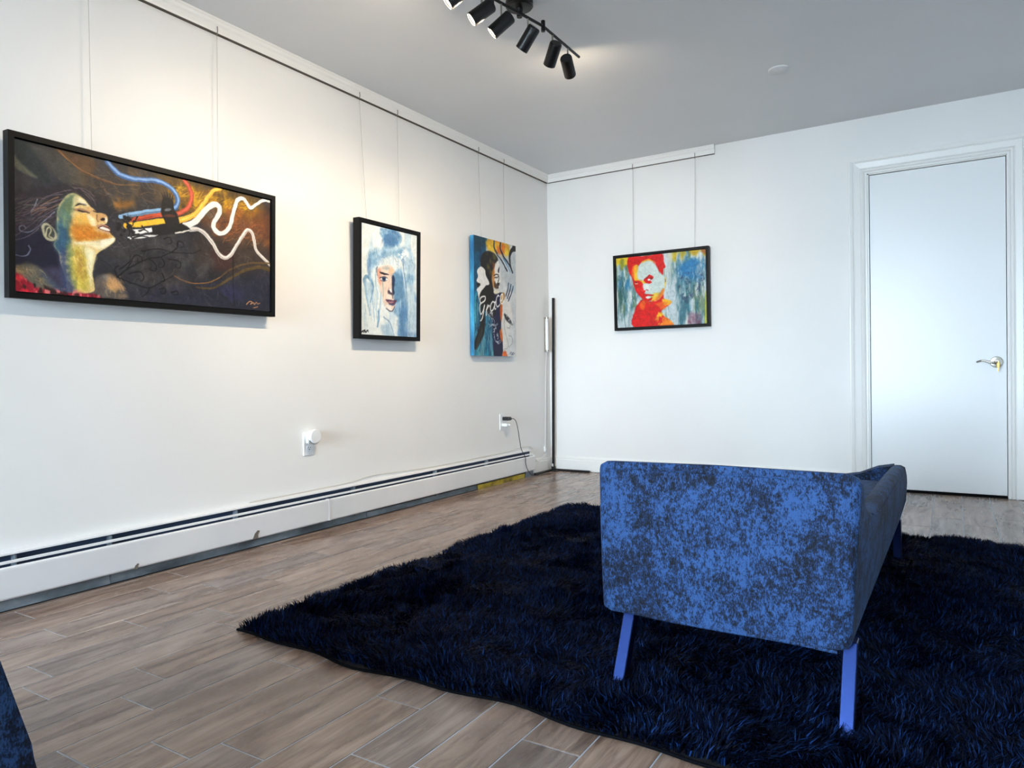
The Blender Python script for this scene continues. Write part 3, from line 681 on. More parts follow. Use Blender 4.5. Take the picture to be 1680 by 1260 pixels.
('line',(60,96,150),1,.04,.04,[(.296,.009),(.313,.045),(.336,.076),(.37,.089),(.414,.082),(.465,.065),(.502,.068),(.534,.092),(.556,.133),(.563,.18),(.558,.223),(.546,.247)],1),
('line',(134,172,220),1,.018,.018,[(.297,.006),(.314,.042),(.338,.073),(.372,.086),(.416,.079),(.467,.061),(.503,.065),(.535,.088),(.558,.129),(.565,.177),(.56,.219),(.548,.244)],1),
('line',(186,70,44),1,.036,.036,[(.592,.009),(.608,.04),(.62,.091),(.622,.142),(.612,.197),(.59,.246),(.563,.282),(.547,.298)],1),
('line',(214,96,72),1,.018,.018,[(.592,.009),(.608,.04),(.62,.091),(.622,.142),(.612,.197),(.59,.246),(.563,.282),(.547,.298)],1),
('line',(240,182,62),1,.03,.045,[(.751,.005),(.721,.033),(.701,.079),(.681,.139),(.658,.206),(.636,.261),(.602,.303),(.566,.336)],1),
('line',(250,206,92),1,.01,.016,[(.748,.006),(.719,.034),(.698,.08),(.678,.14),(.656,.206),(.633,.261),(.6,.304),(.564,.337)],1),
('line',(70,68,66),.5,.026,.045,[(1.001,.013),(.967,.024),(.934,.065),(.911,.102),(.898,.112),(.882,.085),(.867,.052),(.851,.052),(.832,.082),(.82,.147),(.811,.216),(.8,.296),(.779,.357),(.757,.383),(.736,.376),(.72,.344),(.723,.3),(.737,.253),(.749,.206),(.749,.168),(.733,.15),(.712,.166),(.689,.207),(.666,.262),(.644,.317),(.621,.35),(.593,.373)],1),
('line',(240,237,230),1,.026,.05,[(.999,.006),(.965,.017),(.932,.058),(.909,.095),(.896,.105),(.88,.078),(.865,.045),(.849,.045),(.83,.075),(.818,.14),(.809,.209),(.798,.289),(.777,.35),(.755,.376),(.734,.369),(.719,.337),(.721,.293),(.736,.246),(.747,.199),(.747,.162),(.731,.143),(.71,.159),(.687,.2),(.664,.255),(.642,.31),(.619,.344),(.592,.366)],1),
('line',(222,216,210),1,.028,.034,[(1.0,.579),(.973,.538),(.945,.5),(.925,.46),(.917,.394),(.908,.33),(.892,.304),(.875,.316),(.853,.38),(.825,.466),(.801,.538),(.779,.571),(.758,.571),(.739,.538),(.714,.471),(.69,.415),(.666,.386),(.643,.378),(.614,.39)],1),
('line',(120,112,110),.6,.006,.008,[(1.001,.587),(.974,.545),(.946,.507),(.926,.467),(.919,.402),(.91,.337),(.893,.311),(.877,.323),(.855,.388),(.827,.473),(.802,.545),(.781,.578),(.759,.578),(.74,.546),(.715,.478),(.691,.422),(.667,.392),(.644,.385),(.615,.397)],1),
('line',(140,180,216),1,.03,.034,[(.339,.387),(.382,.354),(.432,.32),(.496,.281)],1),
('line',(92,120,150),1,.01,.012,[(.373,.369),(.432,.328),(.496,.291)],1),
('line',(206,84,52),1,.03,.034,[(.375,.398),(.417,.367),(.458,.34),(.504,.313)],1),
('line',(170,56,30),1,.01,.01,[(.393,.393),(.458,.346)],1),
('line',(244,190,52),1,.04,.042,[(.361,.445),(.403,.422),(.453,.39),(.521,.354)],1),
('poly',(26,25,28),1,.006,[(.458,.428),(.51,.381),(.58,.357),(.617,.391),(.581,.428),(.495,.472),(.459,.491)],1),
('poly',(244,244,242),1,.004,[(.386,.468),(.456,.427),(.459,.458),(.424,.481),(.389,.5),(.396,.48)],0),
('poly',(240,240,238),1,.004,[(.365,.528),(.429,.495),(.482,.473),(.467,.493),(.394,.533),(.37,.544)],0),
('line',(226,222,214),1,.012,.01,[(.554,.44),(.587,.416),(.613,.394)],1),
('line',(26,25,28),1,.012,.008,[(.368,.429),(.381,.439),(.379,.459)],1),
('line',(26,25,28),1,.012,.008,[(.39,.397),(.386,.437)],1),
('line',(26,25,28),1,.012,.008,[(.42,.426),(.431,.447)],1),
('line',(26,25,28),1,.012,.008,[(.402,.364),(.393,.406)],1),
('line',(26,25,28),1,.012,.008,[(.379,.478),(.394,.502),(.408,.488)],1),
('line',(26,25,28),1,.012,.008,[(.364,.454),(.374,.479),(.369,.519)],1),
('line',(26,25,28),1,.012,.008,[(.408,.468),(.428,.452),(.443,.463)],1),
('line',(26,25,28),1,.012,.008,[(.384,.534),(.414,.505),(.444,.506)],1),
('line',(26,25,28),1,.012,.008,[(.349,.412),(.368,.424)],1),
('line',(26,25,28),1,.012,.008,[(.373,.394),(.38,.401)],1),
('noise',(26,25,28),1,30,30,.5,.58,41,[(.339,.377),(.383,.381),(.408,.488),(.375,.556),(.326,.532)],.02),
('poly',(30,27,28),1,.004,[(.496,.242),(.499,.196),(.513,.175),(.535,.176),(.545,.203),(.549,.251),(.563,.297),(.567,.377),(.521,.392),(.507,.357),(.494,.292)],1),
('line',(34,30,30),1,.014,.004,[(.506,.198),(.502,.17),(.498,.151)],1),
('line',(34,30,30),1,.014,.004,[(.513,.185),(.511,.161),(.508,.137)],1),
('line',(34,30,30),1,.014,.004,[(.521,.182),(.521,.152),(.518,.133)],1),
('line',(34,30,30),1,.014,.004,[(.53,.18),(.532,.158),(.53,.138)],1),
('line',(34,30,30),1,.014,.004,[(.54,.194),(.542,.173),(.541,.162)],1),
('poly',(122,132,140),.8,.006,[(.509,.268),(.525,.254),(.537,.258),(.526,.276),(.512,.281)],1),
('poly',(108,56,40),.8,.006,[(.507,.317),(.531,.298),(.555,.302),(.547,.315),(.515,.328)],1),
('noise',(88,84,82),.4,10,10,.45,.7,42,[(.346,.583),(.661,.471),(.723,.687),(.553,.908),(.373,.959)],.06),
('line',(18,18,22),.95,.011,.006,[(.329,.834),(.362,.77),(.406,.711),(.445,.667),(.487,.647),(.534,.599),(.583,.586),(.628,.574),(.662,.538)],1),
('line',(18,18,22),.95,.011,.006,[(.42,.62),(.486,.582),(.534,.594)],1),
('line',(18,18,22),.95,.011,.006,[(.362,.77),(.381,.698),(.395,.656),(.415,.66),(.418,.694),(.403,.702),(.403,.678)],1),
('line',(18,18,22),.95,.011,.006,[(.445,.667),(.472,.705),(.472,.754),(.451,.749),(.454,.729)],1),
('line',(18,18,22),.95,.011,.006,[(.497,.649),(.508,.686),(.498,.724),(.482,.712),(.49,.691)],1),
('line',(18,18,22),.95,.011,.006,[(.524,.652),(.562,.653),(.576,.68),(.568,.712),(.554,.695),(.559,.679)],1),
('line',(18,18,22),.95,.011,.006,[(.506,.497),(.527,.48),(.538,.517),(.522,.532)],1),
('line',(18,18,22),.95,.011,.006,[(.56,.541),(.565,.499),(.585,.504),(.588,.533),(.574,.542)],1),
('line',(18,18,22),.95,.011,.006,[(.534,.599),(.56,.551),(.565,.509)],1),
('line',(18,18,22),.95,.011,.006,[(.372,.796),(.411,.778),(.427,.813),(.417,.845),(.407,.827)],1),
('line',(18,18,22),.95,.011,.006,[(.329,.834),(.387,.87),(.448,.888),(.509,.821),(.552,.772)],1),
('line',(18,18,22),.95,.011,.006,[(.448,.888),(.438,.929),(.418,.961)],1),
('line',(18,18,22),.95,.011,.006,[(.489,.89),(.51,.886),(.51,.921),(.495,.924),(.494,.904)],1),
('line',(18,18,22),.95,.011,.006,[(.537,.911),(.559,.897),(.562,.922),(.543,.926)],1),
('line',(18,18,22),.95,.011,.006,[(.498,.768),(.509,.826),(.494,.839)],1),
('line',(18,18,22),.95,.011,.006,[(.338,.775),(.371,.71),(.376,.661)],1),
('line',(18,18,22),.95,.011,.006,[(.329,.834),(.319,.78),(.333,.748)],1),
('line',(84,66,34),.9,.034,.012,[(.998,.623),(.953,.611),(.899,.635),(.847,.68),(.785,.759),(.736,.823),(.689,.848),(.642,.846)],1),
('line',(92,72,40),.9,.016,.008,[(.997,.566),(.912,.581),(.859,.611),(.796,.67),(.748,.745),(.7,.796),(.642,.818),(.597,.819)],1),
('line',(164,110,60),.9,.005,.004,[(.748,.745),(.7,.793),(.642,.817),(.608,.819)],1),
('line',(140,94,60),1,.005,.005,[(.547,.778),(.585,.805),(.619,.817)],1),
('line',(14,14,16),.9,.009,.006,[(.811,.557),(.811,.666),(.812,.776),(.818,.961)],1),
('line',(196,140,96),1,.007,.005,[(.877,.952),(.893,.922),(.906,.925),(.897,.944),(.913,.93),(.917,.946),(.927,.928),(.934,.942),(.947,.93)],1),
('line',(196,140,96),1,.007,.005,[(.914,.975),(.934,.969)],1)]

OPS2 = [
('bg',(232,239,240)),
('noise',(206,222,226),.5,4,3,.45,.7,51,None,.05),
('noise',(176,206,228),.6,14,2,.52,.7,52,None,.05),
('poly',(136,176,208),.9,.02,[(.326,.039),(.366,.008),(.509,-.011),(.635,.0),(.706,.047),(.692,.104),(.619,.146),(.535,.167),(.432,.189),(.36,.186),(.389,.129),(.338,.092)],1),
('noise',(74,120,168),.85,12,12,.45,.62,53,[(.326,.023),(.529,-.014),(.702,.059),(.618,.141),(.432,.184)],.02),
('poly',(168,200,224),.8,.025,[(.107,.32),(.193,.247),(.33,.2),(.535,.167),(.726,.134),(.881,.151),(.952,.235),(.962,.372),(.929,.514),(.827,.499),(.777,.343),(.687,.262),(.537,.244),(.373,.282),(.274,.368),(.157,.4)],1),
('noise',(120,164,200),.9,8,8,.42,.62,54,[(.107,.309),(.231,.222),(.577,.162),(.814,.147),(.941,.236),(.948,.42),(.826,.476),(.731,.28),(.516,.246),(.313,.299),(.157,.411)],.03),
('noise',(244,248,248),.9,20,20,.52,.62,55,[(.641,.177),(.814,.158),(.84,.246),(.687,.262)],.02),
('poly',(74,120,168),.6,.015,[(.107,.341),(.145,.305),(.176,.356),(.158,.443),(.13,.488),(.109,.426)],1),
('line',(108,152,188),.9,.04,.014,[(.073,.546),(.063,.504),(.101,.474),(.169,.506),(.204,.557),(.191,.623),(.164,.7)],1),
('line',(140,178,208),.8,.03,.014,[(.073,.546),(.094,.64),(.125,.724),(.157,.819)],1),
('poly',(176,206,226),.7,.02,[(.082,.502),(.16,.539),(.172,.635),(.145,.723),(.104,.639),(.073,.556)],1),
('poly',(132,174,208),.9,.025,[(.563,.407),(.69,.351),(.78,.434),(.807,.569),(.835,.728),(.863,.889),(.844,.995),(.646,1.001),(.641,.852),(.574,.765),(.603,.673),(.567,.541)],1),
('noise',(74,120,168),.75,14,4,.46,.66,56,[(.584,.405),(.78,.434),(.835,.728),(.844,.983),(.645,.989),(.584,.742)],.02),
('line',(214,230,238),.8,.022,.012,[(.722,.348),(.771,.503),(.809,.638),(.837,.798),(.833,.995)],1),
('line',(80,128,176),.8,.01,.008,[(.731,.28),(.769,.435),(.796,.57),(.825,.706),(.817,.845)],1),
('poly',(172,202,222),.7,.03,[(.828,.544),(.987,.556),(1.003,.837),(.981,.991),(.866,.983)],1),
('noise',(100,146,196),.7,10,6,.5,.66,57,[(.841,.589),(.993,.579),(1.0,.991),(.844,.983)],.02),
('scr',(104,150,192),.55,60,.12,.006,1.57,.25,121,[(.039,.264),(.98,.956)]),
('scr',(236,244,246),.6,50,.12,.007,1.57,.25,122,[(.039,.264),(.98,.956)]),
('scr',(70,114,160),.6,40,.06,.008,1.2,1.4,123,[(.336,.022),(.694,.149)]),
('scr',(90,134,176),.6,40,.06,.007,1.0,1.6,124,[(.105,.236),(.933,.329)]),
('line',(140,180,210),.7,.016,.008,[(.255,.391),(.248,.521),(.281,.627),(.264,.759),(.288,.912)],1),
('line',(140,180,210),.7,.016,.008,[(.158,.443),(.181,.613),(.208,.762),(.227,.87)],1),
('line',(140,180,210),.7,.016,.008,[(.341,.601),(.324,.734),(.306,.823),(.288,.923)],1),
('line',(140,180,210),.7,.016,.008,[(.304,.757),(.287,.868),(.268,.924)],1),
('line',(88,134,176),.8,.014,.01,[(.295,.78),(.31,.845),(.278,.923)],1),
('poly',(232,206,190),.95,.012,[(.285,.388),(.365,.359),(.477,.338),(.562,.363),(.585,.428),(.566,.519),(.568,.585),(.571,.664),(.603,.684),(.573,.731),(.521,.766),(.468,.754),(.405,.718),(.373,.665),(.341,.601),(.308,.516),(.287,.453)],1),
('poly',(224,158,136),.8,.012,[(.276,.411),(.325,.385),(.347,.47),(.339,.536),(.302,.517),(.281,.464)],1),
('poly',(232,190,150),.7,.015,[(.478,.371),(.562,.374),(.542,.42),(.49,.414)],1),
('poly',(96,140,176),.85,.018,[(.543,.431),(.584,.405),(.692,.419),(.738,.505),(.699,.644),(.603,.684),(.57,.653),(.572,.563)],1),
('poly',(30,44,76),.95,.01,[(.533,.454),(.564,.429),(.59,.472),(.571,.541),(.581,.596),(.548,.609),(.533,.543)],1),
('poly',(150,170,176),.6,.015,[(.365,.381),(.446,.352),(.499,.369),(.437,.391)],1),
('poly',(44,36,44),1,.005,[(.312,.416),(.366,.414),(.463,.423),(.476,.433),(.408,.436),(.346,.431)],1),
('poly',(236,240,240),1,.004,[(.333,.475),(.378,.461),(.448,.467),(.444,.484),(.378,.491)],1),
('poly',(44,72,112),1,.004,[(.358,.469),(.394,.459),(.427,.465),(.419,.488),(.379,.493)],1),
('line',(26,26,40),1,.01,.007,[(.321,.472),(.357,.46),(.408,.454),(.456,.465)],1),
('line',(60,56,70),1,.006,.005,[(.342,.49),(.389,.497),(.444,.486)],1),
('poly',(16,20,36),1,.003,[(.382,.469),(.406,.467),(.407,.482),(.386,.484)],1),
('line',(130,166,164),.7,.012,.008,[(.369,.503),(.377,.577),(.382,.642)],1),
('poly',(64,54,70),.9,.008,[(.459,.584),(.484,.571),(.537,.592),(.548,.609),(.506,.614),(.468,.604)],1),
('poly',(246,244,242),.9,.005,[(.5,.562),(.525,.561),(.53,.588),(.509,.587)],1),
('line',(70,70,90),.7,.006,.006,[(.483,.547),(.467,.576),(.476,.596)],1),
('poly',(240,232,226),.8,.008,[(.444,.616),(.527,.616),(.518,.654),(.455,.656)],1),
('line',(40,44,70),1,.008,.008,[(.538,.616),(.549,.648)],1),
('poly',(88,58,84),1,.005,[(.42,.664),(.486,.66),(.55,.663),(.618,.659),(.597,.685),(.509,.703),(.462,.688)],1),
('poly',(176,130,140),.9,.004,[(.462,.68),(.529,.675),(.571,.677),(.529,.693),(.477,.692)],1),
('poly',(56,52,92),.8,.006,[(.477,.701),(.572,.689),(.603,.684),(.572,.709),(.509,.712)],1),
('poly',(242,236,228),.9,.01,[(.436,.706),(.509,.715),(.531,.75),(.489,.753),(.426,.728)],1),
('line',(56,62,92),.8,.01,.01,[(.437,.744),(.489,.764),(.542,.761),(.583,.719)],1),
('line',(112,150,184),.8,.012,.01,[(.387,.83),(.492,.87),(.536,.925),(.57,.992)],1),
('poly',(150,186,214),.6,.025,[(.349,.909),(.493,.893),(.57,.992),(.392,.997)],1),
('line',(40,44,52),.8,.01,.006,[(.275,.373),(.268,.412),(.277,.454)],1),
('line',(20,22,30),1,.011,.008,[(.005,.985),(.043,.966),(.072,.958),(.063,.976),(.038,.977)],1),
('line',(20,22,30),1,.011,.008,[(.068,.961),(.084,.978),(.103,.964),(.12,.959),(.123,.972)],1)]

OPS3 = [
('bg',(222,226,228)),
('noise',(196,202,206),.7,8,8,.45,.7,61,None,.05),
('poly',(24,84,118),1,.02,[(-.047,-.018),(.297,-.009),(.272,.105),(.167,.194),(.143,.315),(.095,.496),(.307,.585),(.417,.641),(.422,1.018),(-.044,1.017)],1),
('noise',(40,150,182),.9,22,3,.45,.62,62,[(-.033,.502),(.279,.507),(.417,.681),(.449,1.018),(-.044,1.017)],.02),
('noise',(16,40,92),.8,8,4,.45,.65,63,[(-.017,.129),(.192,.132),(.117,.327),(-.007,.52)],.02),
('noise',(150,190,190),.55,26,3,.54,.66,64,[(-.031,.598),(.416,.601),(.449,1.008),(-.02,1.008)],.02),
('poly',(30,60,74),.8,.03,[(-.021,-.0),(.27,.003),(.218,.089),(.009,.137)],1),
('scr',(90,180,200),.7,50,.12,.008,1.57,.1,131,[(-.02,.52),(.422,.998)]),
('scr',(14,50,84),.7,40,.12,.01,1.57,.1,132,[(-.028,.209),(.422,.998)]),
('poly',(214,160,34),.95,.02,[(.27,.034),(.407,-.004),(.809,.002),(.81,.104),(.693,.134),(.52,.106),(.326,.101)],1),
('poly',(222,112,28),.9,.02,[(.457,.007),(.634,.002),(.75,.045),(.692,.113),(.549,.114)],1),
('noise',(246,214,60),.8,12,10,.45,.65,65,[(.27,.034),(.839,.005),(.81,.104),(.409,.104)],.02),
('poly',(190,200,206),.8,.02,[(.549,.124),(.81,.104),(.991,.09),(.991,.411),(.811,.378),(.636,.284)],1),
('poly',(30,28,28),1,.008,[(.153,.185),(.232,.124),(.381,.104),(.535,.136),(.555,.186),(.479,.202),(.461,.275),(.412,.329),(.441,.419),(.497,.446),(.695,.442),(.69,.509),(.639,.614),(.618,.757),(.655,.837),(.643,.998),(.449,.998),(.447,.84),(.417,.701),(.314,.645),(.241,.627),(.244,.745),(.193,.844),(.029,.951),(.007,.894),(.126,.738),(.149,.591),(.107,.456),(.079,.379),(.143,.315)],1),
('noise',(110,104,44),.8,12,8,.48,.65,66,[(.179,.173),(.381,.112),(.521,.157),(.41,.217),(.384,.31),(.22,.22)],.02),
('noise',(150,80,30),.7,20,8,.5,.62,67,[(.301,.215),(.493,.201),(.44,.398),(.372,.402),(.356,.282)],.015),
('poly',(26,30,70),.9,.012,[(.469,.478),(.681,.458),(.639,.614),(.618,.757),(.656,.877),(.643,.998),(.454,.998),(.417,.701),(.499,.619)],1),
('poly',(52,56,46),.8,.015,[(.053,.884),(.153,.767),(.192,.785),(.154,.844),(.054,.941)],1),
('poly',(238,236,230),1,.006,[(.461,.275),(.48,.222),(.549,.171),(.584,.21),(.579,.267),(.579,.298),(.614,.343),(.574,.36),(.591,.385),(.575,.412),(.496,.421),(.446,.398)],1),
('poly',(200,128,50),.85,.01,[(.411,.278),(.46,.244),(.481,.294),(.462,.346),(.496,.395),(.441,.409),(.412,.339)],1),
('poly',(60,44,36),.85,.006,[(.467,.346),(.518,.374),(.557,.377),(.569,.407),(.51,.42),(.463,.397)],1),
('poly',(36,36,60),1,.004,[(.55,.259),(.584,.215),(.579,.272)],1),
('line',(32,30,36),1,.012,.008,[(.461,.303),(.509,.29),(.556,.289)],1),
('line',(32,30,36),1,.009,.009,[(.473,.32),(.537,.316),(.557,.3)],1),
('line',(24,24,30),1,.012,.01,[(.556,.289),(.574,.319),(.557,.351)],1),
('poly',(40,36,36),1,.004,[(.529,.365),(.586,.358),(.586,.382),(.538,.385)],1),
('poly',(240,234,214),1,.008,[(.447,.439),(.524,.419),(.586,.437),(.539,.46),(.469,.46)],1),
('poly',(222,160,70),.9,.01,[(.609,.472),(.681,.437),(.71,.467),(.681,.51),(.625,.573),(.604,.533)],1),
('poly',(206,96,30),.95,.01,[(.605,.564),(.661,.531),(.654,.634),(.626,.696),(.6,.656)],1),
('poly',(214,104,34),.95,.01,[(.59,.777),(.655,.756),(.664,.837),(.642,.877),(.602,.838)],1),
('poly',(228,104,40),.95,.01,[(.657,.968),(.727,.947),(.771,.998),(.657,.998)],1),
('poly',(236,234,228),.85,.012,[(.661,.51),(.812,.504),(.901,.626),(.813,.773),(.785,.917),(.699,.938),(.664,.837),(.629,.736),(.654,.634)],1),
('poly',(240,240,238),1,.004,[(.154,.25),(.248,.274),(.27,.317),(.344,.373),(.331,.394),(.264,.408),(.172,.453),(.126,.494),(.111,.534),(.089,.476),(.063,.448),(.145,.405),(.061,.38),(.091,.339),(.077,.29)],1),
('poly',(30,30,28),1,.004,[(.067,.399),(.139,.4),(.093,.427)],1),
('line',(24,38,60),1,.016,.022,[(.468,.006),(.458,.059),(.52,.106),(.606,.141),(.693,.186),(.775,.239)],1),
('line',(24,38,60),1,.022,.018,[(.619,.003),(.611,.056),(.678,.114),(.781,.159),(.855,.196),(.915,.247)],1),
('line',(90,150,200),.9,.016,.01,[(.693,.144),(.766,.181),(.855,.244)],1),
('line',(236,238,240),1,.006,.006,[(.549,.114),(.664,.157),(.811,.242)],1),
('line',(30,30,32),1,.048,.006,[(1.0,.024),(.9,.048),(.846,.101),(.846,.144),(.876,.205),(.915,.247)],1),
('line',(30,30,32),1,.05,.05,[(1.0,.02),(.945,.026)],1),
('line',(28,44,70),1,.012,.014,[(.811,.349),(.788,.411),(.741,.465)],1),
('line',(100,150,196),.8,.006,.006,[(.832,.348),(.808,.41)],1),
('line',(28,44,70),1,.012,.014,[(.87,.354),(.835,.419),(.777,.485)],1),
('line',(100,150,196),.8,.006,.006,[(.891,.353),(.856,.418)],1),
('line',(28,44,70),1,.012,.014,[(.924,.368),(.886,.427),(.806,.504)],1),
('line',(100,150,196),.8,.006,.006,[(.945,.367),(.906,.426)],1),
('poly',(44,44,48),.95,.006,[(.696,.617),(.783,.64),(.872,.679),(.913,.719),(.842,.705),(.769,.687),(.711,.652)],1),
('noise',(190,196,200),.9,26,26,.5,.6,68,[(.696,.617),(.813,.649),(.901,.714),(.725,.662)],.01),
('line',(120,126,136),.9,.005,.004,[(.711,.652),(.697,.724),(.755,.825),(.799,.886),(.77,.927),(.699,.932)],1),
('line',(120,126,136),.9,.005,.004,[(.784,.691),(.857,.7),(.842,.742),(.769,.743)],1),
('line',(120,126,136),.9,.005,.004,[(.901,.719),(.946,.697),(.925,.677)],1),
('line',(120,126,136),.9,.005,.004,[(.813,.814),(.887,.823),(.902,.875),(.814,.916)],1),
('line',(248,248,244),1,.013,.011,[(.218,.541),(.161,.556),(.131,.542),(.144,.517),(.193,.499),(.246,.497),(.251,.518),(.218,.541),(.161,.559),(.132,.572),(.126,.609),(.138,.639),(.163,.651),(.195,.631),(.215,.606),(.227,.581)],1),
('line',(248,248,244),1,.013,.011,[(.235,.571),(.22,.618),(.199,.662),(.172,.693),(.145,.703)],1),
('line',(248,248,244),1,.013,.011,[(.27,.654),(.281,.616),(.302,.566)],1),
('line',(248,248,244),1,.013,.011,[(.281,.61),(.311,.584),(.336,.568),(.353,.576)],1),
('line',(248,248,244),1,.013,.011,[(.472,.537),(.429,.529),(.386,.556),(.37,.594),(.392,.615),(.433,.598),(.463,.566),(.484,.527)],1),
('line',(248,248,244),1,.013,.011,[(.484,.527),(.472,.565),(.473,.594),(.502,.586)],1),
('line',(248,248,244),1,.013,.011,[(.576,.478),(.553,.473),(.518,.5),(.506,.539),(.529,.569),(.568,.562),(.594,.548)],1),
('line',(248,248,244),1,.013,.011,[(.612,.518),(.647,.501),(.665,.468),(.652,.452),(.62,.47),(.606,.509),(.624,.537),(.66,.532),(.692,.512)],1),
('line',(200,208,220),.9,.006,.004,[(.303,.64),(.362,.657),(.397,.681),(.423,.702)],1),
('line',(200,208,220),.9,.006,.004,[(.345,.639),(.396,.625),(.413,.649),(.379,.638)],1),
('line',(200,208,220),.9,.006,.004,[(.397,.674),(.448,.685),(.465,.71),(.44,.736)],1),
('line',(200,208,220),.9,.006,.004,[(.44,.736),(.5,.737),(.552,.717)],1),
('line',(200,208,220),.9,.006,.004,[(.449,.729),(.5,.728),(.531,.711)],1),
('line',(200,208,220),.9,.006,.004,[(.33,.726),(.381,.743),(.347,.75)],1),
('line',(200,208,220),.9,.006,.004,[(.45,.81),(.476,.859),(.554,.89)],1),
('line',(200,208,220),.9,.006,.004,[(.554,.89),(.606,.877),(.589,.858),(.563,.871)],1),
('noise',(206,214,224),.8,36,36,.58,.66,69,[(.295,.628),(.447,.635),(.571,.871),(.468,.86),(.38,.725)],.01),
('line',(40,50,90),1,.006,.006,[(.84,.979),(.867,.96),(.895,.973),(.922,.963),(.954,.973)],1),
('line',(40,50,90),1,.006,.006,[(.867,.984),(.931,.981)],1)]

